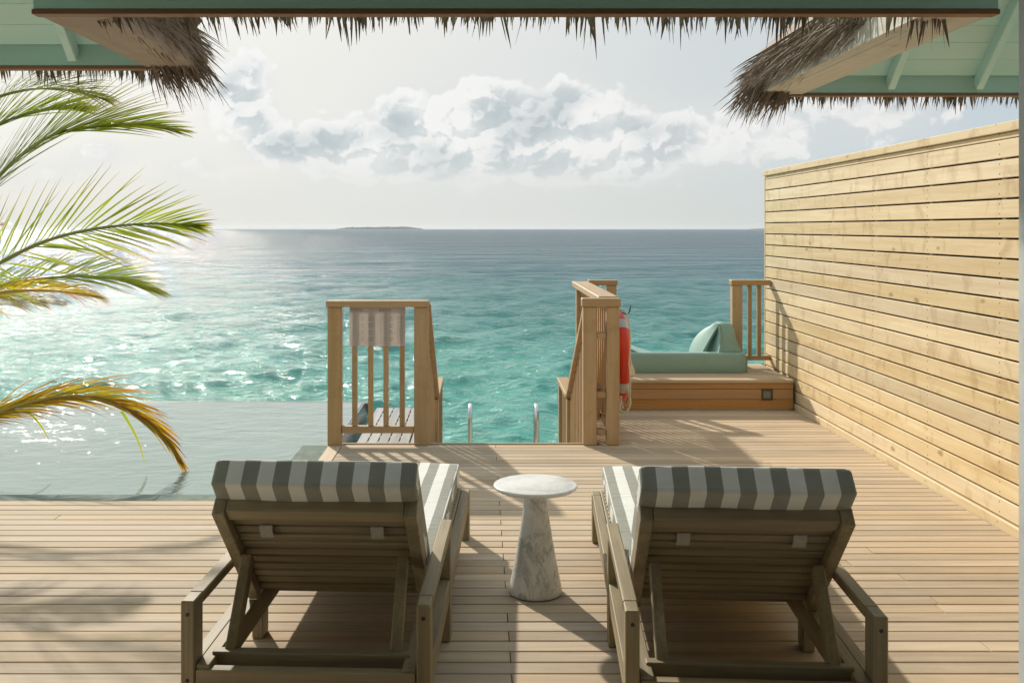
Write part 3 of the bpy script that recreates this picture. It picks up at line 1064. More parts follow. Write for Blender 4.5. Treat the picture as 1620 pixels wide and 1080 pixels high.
# ------------------------------------------------------------------ villa front around the doorway (behind / beside the camera)
def build_villa():
    v = empty('villa_front', (0, 1.9, 0))
    tag(v, 'pale sliding door jamb of the villa at the right edge of the view', 'door frame')
    D = 2.0
    x = (1610.5 - 760) / 1600 * D

    def p(mb, n, m):
        mb.v = [(a, b - 1.9, c) for a, b, c in mb.v]
        return mb.build(n, m, v)
    p(MB().box(x, x + 0.02, D - 0.06, D, 0.0, 2.9), 'door_jamb', 'white_metal')
    p(MB().box(x + 0.022, x + 0.10, D - 0.07, D - 0.012, 0.0, 2.9), 'door_stile', 'white_metal')
    p(MB().box(x + 0.10, x + 0.95, D - 0.05, D - 0.03, 0.06, 2.85), 'door_pane', 'glass_dark')
    p(MB().box(x + 0.96, 4.4, D - 0.12, D - 0.01, 0.0, 3.0), 'wall_panel', 'plaster')
    p(MB().box(-6.5, -1.30, D - 0.12, D - 0.01, 0.0, 3.0), 'wall_panel', 'plaster')
    # room behind the doorway
    for nm, a in (('room_floor', (-4, 4, -4, D - 0.13, -0.03, 0.0)), ('room_wall', (-4, 4, -4.2, -4.0, 0, 3.2)),
                  ('room_wall', (-4.2, -4.0, -4, D - 0.13, 0, 3.2)), ('room_wall', (4.0, 4.2, -4, D - 0.13, 0, 3.2)),
                  ('room_ceiling', (-4, 4, -4, D - 0.13, 3.2, 3.3))):
        struct(MB().box(*a).build(nm, 'plaster'))


build_villa()


# ================================================================== THINGS
# ------------------------------------------------------------------ privacy wall
def build_wall():
    root = empty('privacy_wall', (WALL_X + .03, 5.9, 0))
    tag(root, 'tall honey coloured timber privacy wall of horizontal planks on the right of the deck', 'wall')
    y0, y1 = 2.05, 9.69
    off = Vector((-(WALL_X + .03), -5.9, 0))

    def p(mb, n, m):
        mb.v = [tuple(Vector(q) + off) for q in mb.v]
        return mb.build(n, m, root)
    n, ph, gap = 19, 0.1042, 0.0105
    vs, fs = cbox_data(0.022, y1 - y0, ph - gap, 0.0022)
    me = MB().add(vs, fs).mesh('plank'); me.materials.append(M['pine'])
    rnd = random.Random(8)
    for i in range(n):
        z = 0.056 + ph * (i + 0.5)
        link_obj('plank', me, root, (0.011 - 0.03 + rnd.uniform(-.0012, .0012), (y0 + y1) / 2 - 5.9, z))
    zt = 0.056 + n * ph
    p(MB().box(WALL_X - 0.013, WALL_X + 0.022, y0, y1, -0.04, 0.052), 'base_board', 'pine')
    p(MB().box(WALL_X + 0.0, WALL_X + 0.02, y0, y1, zt, zt + 0.03), 'top_batten', 'pine')
    p(MB().box(WALL_X - 0.02, WALL_X + 0.16, y0, y1 + 0.01, zt + 0.032, zt + 0.082), 'cap_board', 'pine')
    k = 0
    y = y1 - 0.05
    while y > y0:
        p(MB().box(WALL_X + 0.0235, WALL_X + 0.07, y - 0.045, y, 0, zt + 0.03), 'stud', 'pine_z')
        y -= 0.86
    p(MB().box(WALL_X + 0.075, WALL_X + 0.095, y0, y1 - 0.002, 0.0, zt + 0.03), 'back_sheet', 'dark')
    p(MB().box(WALL_X - 0.004, WALL_X + 0.10, y1 + 0.001, y1 + 0.022, 0.0, zt + 0.03), 'end_board', 'pine_z')


build_wall()


# ------------------------------------------------------------------ step platform with slide
def build_platform():
    root = empty('step_platform', (1.85, Y_BOX, 0))
    tag(root, 'low wooden step platform with plank front beneath the green slide', 'platform')
    off = Vector((-1.85, -Y_BOX, 0))

    def p(mb, n, m, par=root):
        mb.v = [tuple(Vector(q) + off) for q in mb.v]
        return mb.build(n, m, par)
    x0, x1, y1 = 0.93, 2.705, 9.76
    zt = 0.262
    for (a, b) in ((0.004, 0.0895), (0.0925, 0.179), (0.182, 0.2335)):
        p(MB().box(x0, x1, Y_BOX, Y_BOX + 0.022, a, b), 'front_plank', 'step_x')
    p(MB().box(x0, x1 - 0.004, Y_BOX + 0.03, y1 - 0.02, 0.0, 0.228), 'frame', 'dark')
    y = Y_BOX - 0.012
    i = 0
    while y < y1 - 0.02:
        p(MB().box(x0, x1, y, min(y + 0.0885, y1), zt - 0.027, zt), 'top_plank', 'deck')
        y += PITCH; i += 1
    # square recessed step light
    cx = (1213.5 - 760) / 1600 * Y_BOX
    lf = MB()
    for a in ((cx - .048, cx - .034, .085, .18), (cx + .034, cx + .048, .085, .18), (cx - .034, cx + .034, .085, .099), (cx - .034, cx + .034, .166, .18)):
        lf.box(a[0], a[1], Y_BOX - 0.008, Y_BOX + 0.004, a[2], a[3], 0.001)
    fr = p(lf, 'step_light', 'bronze')
    p(MB().box(cx - .0335, cx + .0335, Y_BOX - 0.003, Y_BOX + 0.003, 0.0995, 0.1655), 'lens', 'lens', fr)


build_platform()


def build_slide():
    root = empty('water_slide', (1.82, 9.14, 0.262))
    tag(root, 'seafoam green moulded plastic water slide on the step platform', 'slide')
    off = Vector((-1.82, -9.14, -0.262))
    zb = 0.263

    def p(mb, n, smooth=True, ang=40):
        mb.v = [tuple(Vector(q) + off) for q in mb.v]
        o = mb.build(n, 'slide', root, True)
        return sharp(o, ang)
    # front sill: rounded block, flared to the right
    xs = [1.21 + (2.40 - 1.21) * i / 30 for i in range(31)]
    prof = []                                    # (y, z) round the section
    vs, fs = [], []
    ns = 0
    for x in xs:
        e = max(0, 1 - min(x - 1.21, 2.40 - x) / 0.05)
        ins = 0.03 * e * e
        pr = [(9.13 + ins + .006, zb), (9.13 + ins, zb + .02), (9.13 + ins, zb + .155), (9.137 + ins, zb + .172), (9.15 + ins, zb + .18),
              (9.22, zb + .18), (9.25, zb + .172), (9.262, zb + .14), (9.27, zb + .02), (9.27, zb)]
        ns = len(pr)
        vs += [(x, y, z) for y, z in pr]
    for i in range(len(xs) - 1):
        for j in range(ns - 1):
            a = i * ns + j
            fs.append([a, a + ns, a + ns + 1, a + 1])
    fs.append(list(range(ns)))
    fs.append([(len(xs) - 1) * ns + j for j in reversed(range(ns))])
    p(MB().add(vs, fs), 'front_sill')

    # side walls: section in x/z swept along y with a hump
    def side(cx, sgn, hump):
        vs, fs = [], []
        ys = np.linspace(9.20, 10.3, 34)
        for y in ys:
            t = (y - 9.20)
            h = hump(t)
            zr = zb + 0.165 + h
            drop = max(0.0, y - 9.95) ** 1.2 * 1.3
            flare = 0.11 * math.exp(-h / 0.10)
            lean = 0.05 * (h / 0.44)
            sec = [(-0.10, zb + .02 - drop), (-0.055 + lean * .2, zb + .10 - drop), (-0.03 + lean * .3, zr - .04 - drop), (-0.018 + lean * .3, zr - .010 - drop), (0.004 + lean * .3, zr - drop),
                   (0.04, zr - .002 - drop), (0.10 - flare * .2, zr - .012 - drop), (0.125 - flare * .1, zr - .04 - drop), (0.14 + flare * .3, zb + .20 + .3 * h - drop), (0.165 + flare * .5, zb + .17 - drop), (0.21, zb + .15 - drop), (0.225, zb + .10 - drop), (0.225, zb - drop)]
            vs += [(cx + sgn * a, y, z) for a, z in sec]
        m_ = len(sec)
        for i in range(len(ys) - 1):
            for j in range(m_ - 1):
                a = i * m_ + j
                f = [a, a + 1, a + m_ + 1, a + m_]
                fs.append(f if sgn > 0 else f[::-1])
        f = list(range(m_))
        fs.append(f[::-1] if sgn > 0 else f)
        f = [(len(ys) - 1) * m_ + j for j in range(m_)]
        fs.append(f if sgn > 0 else f[::-1])
        p(MB().add(vs, fs), 'side_wall')

    def hump_r(t):
        if t < 0.16:
            return 0.275 * math.sin(math.pi / 2 * min(1, max(0, t + 0.03) / 0.15)) ** 0.8
        return 0.275 * max(0.0, math.cos((t - 0.16) / 0.62 * math.pi / 2)) ** 0.7 if t < 0.78 else 0.0

    side(2.205, 1, hump_r)
    vs, fs = [], []
    ys = np.linspace(9.24, 10.2, 16)
    xs2 = np.linspace(1.26, 1.68, 15)
    for y in ys:
        drop = max(0.0, y - 9.95) ** 1.2 * 1.3
        for x in xs2:
            q = (x - 1.26) / 0.42
            vs.append((x, y, zb + 0.10 + 0.155 * (1 - q) ** 1.25 - drop - 0.05 * max(0, q - .9)))
        for x in xs2[::-1]:
            vs.append((x, y, zb + 0.01 - drop))
    mm = 30
    for i in range(len(ys) - 1):
        for j in range(mm):
            a, b = i * mm + j, i * mm + (j + 1) % mm
            fs.append([a, a + mm, b + mm, b])
    fs.append(list(range(mm))); fs.append([(len(ys) - 1) * mm + j for j in reversed(range(mm))])
    p(MB().add(vs, fs), 'side_wall')
    # inner shell of the tall hump, standing a hand's width off the outer one
    vs, fs = [], []
    nv_, nt_ = 14, 12
    for side_ in (0, 1):
        for a in range(nv_ + 1):
            v = a / nv_
            yn = 9.56 - 0.31 * v ** 0.75
            yf = 9.98 - 0.62 * v ** 3.2
            for b in range(nt_ + 1):
                t = b / nt_
                vs.append((2.045 + 0.135 * v ** 1.5 + 0.02 * side_ - 0.02 * math.sin(math.pi * t), yn + (yf - yn) * t, zb + 0.02 + 0.415 * v - 0.012 * abs(t - .3) * v))
    k_ = nt_ + 1
    o2 = (nv_ + 1) * k_
    for a in range(nv_):
        for b in range(nt_):
            q = a * k_ + b
            fs.append([q, q + k_, q + k_ + 1, q + 1])
            fs.append([o2 + q, o2 + q + 1, o2 + q + k_ + 1, o2 + q + k_])
    for a in range(nv_):
        for b in (0, nt_):
            q = a * k_ + b
            f = [q, o2 + q, o2 + q + k_, q + k_]
            fs.append(f if b == 0 else f[::-1])
    for b in range(nt_):
        q = nv_ * k_ + b
        fs.append([q, q + 1, o2 + q + 1, o2 + q])
    p(MB().add(vs, fs), 'inner_wall')
    # grip groove: slim raised ridge on the front of the tall hump
    p(MB().tube([(2.192, 9.222, zb + .17), (2.190, 9.205, zb + .25), (2.186, 9.21, zb + .33), (2.182, 9.25, zb + .42)], [.012, .011, .010, .008], 8), 'ridge')
    # chute running down to the sea
    vs, fs = [], []
    ys = np.linspace(9.24, 12.6, 40)
    for y in ys:
        t = max(0, y - 9.8)
        z = zb + 0.05 - 0.62 * t ** 1.25
        for a in np.linspace(-1, 1, 13):
            vs.append((1.82 + a * 0.42, y, z + 0.10 * abs(a) ** 3))
        for a in np.linspace(1, -1, 13):
            vs.append((1.82 + a * 0.44, y, z + 0.10 * abs(a) ** 3 - 0.03))
    for i in range(len(ys) - 1):
        for j in range(26):
            a, b = i * 26 + j, i * 26 + (j + 1) % 26
            fs.append([a, b, b + 26, a + 26])
    p(MB().add(vs, fs), 'chute')


build_slide()


# ------------------------------------------------------------------ railings
def railing_root(name, loc, label):
    r = empty(name, loc)
    tag(r, label, 'railing')
    off = -Vector(loc)

    def p(mb, n, m):
        mb.v = [tuple(Vector(q) + off) for q in mb.v]
        return mb.build(n, m, r)
    return r, p


def build_railings():
    # 1 front panel left of the stair
    r, p = railing_root('railing', (-0.74, 7.3, 0), 'short wooden railing panel with four balusters carrying the notice sheet')
    p(MB().box(-1.104, -1.006, 7.30, 7.39, 0.002, 1.0, .004), 'post', 'rail_z')
    p(MB().box(-0.479, -0.374, 7.30, 7.39, 0.002, 1.0, .004), 'post', 'rail_z')
    p(MB().box(-1.115, -0.372, 7.285, 7.405, 1.002, 1.046, .004), 'top_rail', 'rail_x')
    p(MB().box(-1.004, -0.481, 7.315, 7.375, 0.088, 0.137, .003), 'bottom_rail', 'rail_x')
    for x in (-.912, -.796, -.685, -.568):
        p(MB().box(x - .018, x + .018, 7.327, 7.362, 0.139, 1.0, .002), 'baluster', 'rail_z')

    # 2 stair rail going down on the left
    def stair_rail(x0, x1, label, sgn):
        r, p = railing_root('stair_railing', ((x0 + x1) / 2, 7.4, -0.02), label)
        xm = (x0 + x1) / 2
        ya, yb, yc = 7.395, 8.90, 9.86
        za, zb_ = 1.0, 0.10
        mb = MB().bar((xm, ya, za), (xm, yb, zb_), 0.10, 0.045)
        p(mb, 'sloped_rail', 'rail_y')
        p(MB().box(x0 - .005, x1 + .005, yb - 0.02, yc, 0.075, 0.12, .004), 'flat_rail', 'rail_y')
        for y, z in ((yb, 0.07), (yc - .06, 0.07)):
            p(MB().box(x0 + .006, x1 - .006, y - .045, y + .045, -0.92, z, .004), 'post', 'rail_z')
        k = 0
        y = ya + 0.12
        while y < yb - 0.06:
            t = (y - ya) / (yb - ya)
            zt = za + (zb_ - za) * t - 0.03
            p(MB().box(xm - .018, xm + .018, y - .018, y + .018, zt - 0.9, zt, .002), 'baluster', 'rail_z')
            y += 0.125
        y = yb + 0.14
        while y < yc - 0.12:
            p(MB().box(xm - .018, xm + .018, y - .018, y + .018, -0.86, 0.074, .002), 'baluster', 'rail_z')
            y += 0.125
        p(MB().bar((xm, ya + .03, za - 0.92), (xm, yb - 0.05, zb_ - 0.92), 0.05, 0.06), 'bottom_rail', 'rail_y')
    stair_rail(-0.462, -0.362, 'wooden stair handrail sloping seaward from the notice railing', -1)
    stair_rail(0.752, 0.852, 'wooden stair handrail sloping seaward beside the lifebuoy railing', 1)

    # 3 long railing running out to sea with twin near posts
    r, p = railing_root('railing', (0.9, 7.3, 0), 'wooden railing with twin posts running seaward and holding the lifebuoy')
    p(MB().box(0.744, 0.841, 7.31, 7.40, 0.002, 1.0, .004), 'post', 'rail_z')
    p(MB().box(0.914, 1.006, 7.31, 7.40, 0.002, 1.0, .004), 'post', 'rail_z')
    p(MB().box(0.735, 1.014, 7.30, 7.41, 1.002, 1.062, .004), 'cap', 'rail_x')
    for z0, z1 in ((0.77, 0.812), (0.34, 0.385), (0.07, 0.115)):
        p(MB().box(0.843, 0.912, 7.33, 7.39, z0, z1, .003), 'spacer_block', 'rail_x')
    p(MB().bar((0.86, 7.40, 0.42), (0.90, 7.85, 0.10), 0.05, 0.05), 'diagonal_brace', 'rail_z')
    p(MB().box(0.865, 1.012, 7.412, 9.56, 1.02, 1.07, .004), 'top_rail', 'rail_y')
    p(MB().box(0.925, 0.985, 7.402, 9.48, 0.10, 0.15, .003), 'bottom_rail', 'rail_y')
    y = 7.55
    while y < 9.44:
        p(MB().box(0.937, 0.973, y - .018, y + .018, 0.152, 1.018, .002), 'baluster', 'rail_z')
        y += 0.135
    p(MB().box(0.90, 0.99, 9.47, 9.56, 0.265, 1.018, .004), 'post', 'rail_z')
    # 4 short return at the far end, left of the slide
    r, p = railing_root('railing', (1.15, 9.52, 0.262), 'short railing stub left of the slide behind the lifebuoy')
    p(MB().box(1.185, 1.275, 9.47, 9.56, 0.263, 1.033, .004), 'post', 'rail_z')
    p(MB().box(1.014, 1.285, 9.465, 9.565, 1.035, 1.083, .004), 'top_rail', 'rail_x')
    p(MB().box(0.992, 1.183, 9.49, 9.54, 0.33, 0.375, .003), 'bottom_rail', 'rail_x')
    p(MB().box(1.07, 1.106, 9.497, 9.533, 0.376, 1.034, .002), 'baluster', 'rail_z')
    # 5 short panel between the slide and the wall
    r, p = railing_root('railing', (2.54, 9.52, 0.262), 'short railing with two balusters between the slide and the privacy wall')
    p(MB().box(2.363, 2.458, 9.48, 9.57, 0.263, 1.033, .004), 'post', 'rail_z')
    p(MB().box(2.352, 2.722, 9.472, 9.575, 1.035, 1.083, .004), 'top_rail', 'rail_x')
    p(MB().box(2.460, 2.725, 9.495, 9.55, 0.33, 0.374, .003), 'bottom_rail', 'rail_x')
    for x in (2.534, 2.622):
        p(MB().box(x - .018, x + .018, 9.505, 9.54, 0.376, 1.034, .002), 'baluster', 'rail_z')


build_railings()


# ------------------------------------------------------------------ stair, landing, ladder, jetty
def build_stair():
    s = empty('sea_stair', (0.2, 7.45, -0.9))
    tag(s, 'wooden steps leading down from the deck edge towards the sea', 'stairs')
    off = -Vector((0.2, 7.45, -0.9))

    def p(mb, n, m):
        mb.v = [tuple(Vector(q) + off) for q in mb.v]
        return mb.build(n, m, s)
    for i in range(5):
        y = 7.46 + 0.28 * i
        z = -0.17 * (i + 1)
        p(MB().box(-0.34, 0.735, y, y + 0.29, z - 0.035, z), 'tread', 'deck')
    for x in (-0.345, 0.745):
        p(MB().bar((x, 7.44, -0.14), (x, 8.90, -0.98), 0.03, 0.2), 'stringer', 'rail_y')
    for k in range(10):
        p(MB().box(-0.34, 0.735, 8.88 + k * 0.0985, 8.97 + k * 0.0985, -0.93, -0.9), 'landing_plank', 'deck')
    for x in (-0.3, 0.7):
        for y in (8.95, 9.8):
            p(MB().tube([(x, y, -0.935), (x, y, -3.4)], 0.07, 12), 'pile', 'grey_wood')
    l = empty('boarding_ladder', (0.22, 9.9, -0.9))
    tag(l, 'polished steel boarding ladder with twin hooped handles at the stair end', 'ladder')
    offl = -Vector((0.22, 9.9, -0.9))

    def hoop(x):
        pts = [(x, 9.80, -0.895), (x, 9.80, -0.32)]
        for k in range(9):
            a = math.pi - math.pi * k / 8
            pts.append((x, 9.96 + 0.16 * math.cos(a), -0.30 + 0.13 * math.sin(a)))
        pts += [(x, 10.12, -0.5), (x, 10.12, -2.6)]
        return pts
    for x in (-0.10, 0.548):
        mb = MB().tube(hoop(x), 0.021, 12)
        mb.v = [tuple(Vector(q) + offl) for q in mb.v]
        mb.build('handle', 'chrome', l, True)
    for k in range(6):
        z = -1.0 - 0.26 * k
        mb = MB().tube([(-0.10, 10.12, z), (0.548, 10.12, z)], 0.016, 10)
        mb.v = [tuple(Vector(q) + offl) for q in mb.v]
        mb.build('rung', 'chrome', l, True)
    # lower jetty beside the pool overflow
    j = empty('jetty', (-0.75, 8.4, -0.14))
    tag(j, 'weathered grey plank jetty with slotted gaps seen through the notice railing', 'jetty')
    offj = -Vector((-0.75, 8.4, -0.14))
    zt = -0.10

    def pj(mb, n, m):
        mb.v = [tuple(Vector(q) + offj) for q in mb.v]
        return mb.build(n, m, j)
    x = -0.965
    rnd = random.Random(4)
    for i in range(5):
        w = 0.083
        pj(MB().box(x, x + w - 0.009, 7.43, 9.42, zt - 0.03, zt + rnd.uniform(-.001, .001)), 'jetty_plank', 'grey_wood')
        x += w
    pj(MB().box(x + .002, x + 0.075, 7.43, 9.42, zt - 0.05, zt - 0.004), 'edge_plank', 'grey_wood')
    y = 7.5
    while y < 9.4:
        pj(MB().box(-0.965, x, y, y + 0.05, zt - 0.075, zt - 0.0305), 'cross_bearer', 'grey_wood')
        for k in range(1, 5):
            pj(MB().box(-0.965 + k * 0.083 - 0.009, -0.965 + k * 0.083, y, y + 0.05, zt - 0.03, zt - 0.004, 0.0005), 'spacer', 'grey_wood')
        y += 0.20
    for yy in (7.6, 9.2):
        pj(MB().tube([(-0.75, yy, -0.18), (-0.75, yy, -3.4)], 0.08, 12), 'pile', 'grey_wood')


build_stair()


# ------------------------------------------------------------------ notice sheet, lifebuoy
def build_notice():
    n = empty('notice_sheet', (-0.745, 7.32, 0.715))
    tag(n, 'laminated printed notice sheet hanging on the left railing', 'notice')
    off = -Vector((-0.745, 7.32, 0.715))
    x0, x1, z0, z1 = -0.947, -0.543, 0.717, 1.0

    def p(mb, nm, m):
        mb.v = [tuple(Vector(q) + off) for q in mb.v]
        return mb.build(nm, m, n)
    for a, b in ((x0, x1),):
        p(MB().box(a, b, 7.319, 7.3215, z0, z1, 0.0004), 'page', 'paper')
    rnd = random.Random(3)

    def bars(xa, z, w, h, m='ink'):
        # faint illegible printed line: a row of short dashes
        mb = MB()
        x = xa
        while x < xa + w:
            l = rnd.uniform(0.006, 0.02)
            mb.box(x, min(x + l, xa + w), 7.3184, 7.3188, z - h / 2, z + h / 2, 0.0001)
            x += l + 0.004
        p(mb, 'printed_line', m)
    for xa in (x0 + 0.01, (x0 + x1) / 2 + 0.012):
        bars(xa, z1 - 0.018, 0.085, 0.007)
        bars(xa, z1 - 0.031, 0.09, 0.004)
    for k in range(12):
        z = z1 - 0.075 - k * 0.0165
        if k % 3 != 2:
            bars(x0 + 0.085, z, 0.02, 0.005, 'ink_gold')
            bars(x0 + 0.135, z, 0.04, 0.004)
            bars(x0 + 0.29, z, 0.024, 0.005)
        bars(x0 + 0.22, z, 0.045, 0.003)
        bars(x0 + 0.345, z, 0.04, 0.004)


build_notice()


def build_lifebuoy():
    c = Vector((1.058, 7.76, 0.585))
    b = empty('lifebuoy', c)
    tag(b, 'orange red lifebuoy with silver bands hung on the railing', 'lifebuoy')
    Rm, rt = 0.288, 0.058
    vs, fs = [], []
    nu, nv = 56, 16
    for i in range(nu):
        a = 2 * math.pi * i / nu
        for j in range(nv):
            q = 2 * math.pi * j / nv
            rr = Rm + rt * math.cos(q)
            vs.append((0.052 * math.sin(q), rr * math.cos(a), rr * math.sin(a)))
    for i in range(nu):
        for j in range(nv):
            fs.append([i * nv + j, i * nv + (j + 1) % nv, ((i + 1) % nu) * nv + (j + 1) % nv, ((i + 1) % nu) * nv + j])
    MB().add(vs, fs).build('ring', 'buoy', b, True)
    for ang in (36, 126, 216, 306):
        vs, fs = [], []
        for i in range(7):
            a = R(ang - 8 + 16 * i / 6)
            for j in range(nv):
                q = 2 * math.pi * j / nv
                rr = Rm + (rt + .0025) * math.cos(q)
                vs.append((0.0545 * math.sin(q), rr * math.cos(a), rr * math.sin(a)))
        for i in range(6):
            for j in range(nv):
                fs.append([i * nv + j, i * nv + (j + 1) % nv, (i + 1) * nv + (j + 1) % nv, (i + 1) * nv + j])
        MB().add(vs, fs).build('reflective_band', 'band', b, True)
    # grab line round the rim
    gl = []
    for i in range(64):
        a = 2 * math.pi * i / 64
        s = abs(math.sin(2 * a))
        gl.append((0.03 + 0.015 * s, (Rm + rt + 0.006 + 0.035 * s) * math.cos(a), (Rm + rt + 0.006 + 0.035 * s) * math.sin(a)))
    MB().tube(gl, 0.006, 8, closed=True).build('grab_line', 'rope', b, True)
    # heaving rope, coiled and hanging
    h = empty('heaving_rope', (1.15, 7.6, 0.1))
    tag(h, 'loose cream rope looped beside the lifebuoy down to the deck', 'rope')
    off = -Vector((1.15, 7.6, 0.1))

    def cm(pts, n=10):
        pts = [Vector(q) for q in pts]
        out = []
        for i in range(len(pts) - 1):
            p0, p1, p2, p3 = pts[max(i - 1, 0)], pts[i], pts[i + 1], pts[min(i + 2, len(pts) - 1)]
            for k in range(n):
                t = k / n
                out.append(0.5 * ((2 * p1) + (p2 - p0) * t + (2 * p0 - 5 * p1 + 4 * p2 - p3) * t * t + (3 * p1 - p0 - 3 * p2 + p3) * t ** 3))
        out.append(pts[-1])
        return out

    def rp(pts, r=0.0085, nm='strand'):
        mb = MB().tube(cm(pts), r, 8)
        mb.v = [tuple(Vector(q) + off) for q in mb.v]
        mb.build(nm, 'rope', h, True)
    d = 7.5
    # long hanging loop
    rp([W(981, 551, d), W(987, 554, d), W(986, 580, d), W(989, 598, d), W(994, 620, d), W(997, 636, d), W(992, 650, d), W(985, 652, d), W(980, 645, d), W(982, 632, d), W(983, 626, d)])
    rp([W(982, 630, d), W(984, 641, d), W(986, 645, d), W(982, 644, d), W(981, 640, d)], 0.007, 'knot')
    rp([W(979, 549, d), W(984, 548, d), W(987, 552, d), W(983, 555, d), W(979, 553, d)], 0.008, 'knot')
    # coil strands hanging from the hook
    d2 = 7.95
    for k in range(7):
        o = k * 0.9
        rp([W(989 + o * .4, 503, d2 + .02 * k), W(990.5 + o * .5, 520, d2 + .02 * k), W(991 + o * .6, 545, d2 + .02 * k), W(992 + o, 565 + k, d2 + .02 * k),
            W(995 + o * 1.4, 586, d2 + .02 * k), W(996 + o * 1.1, 592 + k * .4, d2 + .02 * k), W(992 + o * .5, 593, d2 + .02 * k), W(991 + o * .3, 570, d2 + .02 * k)])
    # iron hook above
    hk = MB().tube([(1.02, 7.82, 0.915), (1.10, 7.82, 0.915), (1.135, 7.82, 0.905), (1.155, 7.82, 0.93), (1.157, 7.82, 0.975)], 0.006, 8)
    o = hk.build('iron_hook', 'black_iron', None, True)
    tag(o, 'small black iron hook above the lifebuoy', 'hook')


build_lifebuoy()


# ------------------------------------------------------------------ sun loungers
def rounded_box(sx, sy, sz, r, n=(14, 20, 5), fn=None):
    hx, hy, hz = sx / 2, sy / 2, sz / 2
    index, verts, faces = {}, [], []

    def vid(p):
        k = tuple(round(c, 6) for c in p)
        if k not in index:
            q = Vector((max(-hx + r, min(hx - r, p[0])), max(-hy + r, min(hy - r, p[1])), max(-hz + r, min(hz - r, p[2]))))
            d = Vector(p) - q
            v = q + (d.normalized() * r if d.length > 1e-9 else d)
            if fn:
                v = fn(v)
            index[k] = len(verts)
            verts.append(tuple(v))
        return index[k]

    def lin(h, k):
        # denser near the rims so that the rounding is resolved
        e = [-h, -h + r * .35, -h + r * .75]
        mid = list(np.linspace(-h + r * 1.2, h - r * 1.2, max(2, k)))
        return e + mid + [-c for c in reversed(e)]
    A = [lin(hx, n[0]), lin(hy, n[1]), lin(hz, n[2])]
    H = (hx, hy, hz)
    for a in range(3):
        u, w = (a + 1) % 3, (a + 2) % 3
        for sg in (-1, 1):
            for i in range(len(A[u]) - 1):
                for j in range(len(A[w]) - 1):
                    f = []
                    for (ii, jj) in ((i, j), (i + 1, j), (i + 1, j + 1), (i, j + 1)):
                        p = [0, 0, 0]; p[a] = sg * H[a]; p[u] = A[u][ii]; p[w] = A[w][jj]
                        f.append(vid(p))
                    faces.append(f if sg > 0 else f[::-1])
    return verts, faces


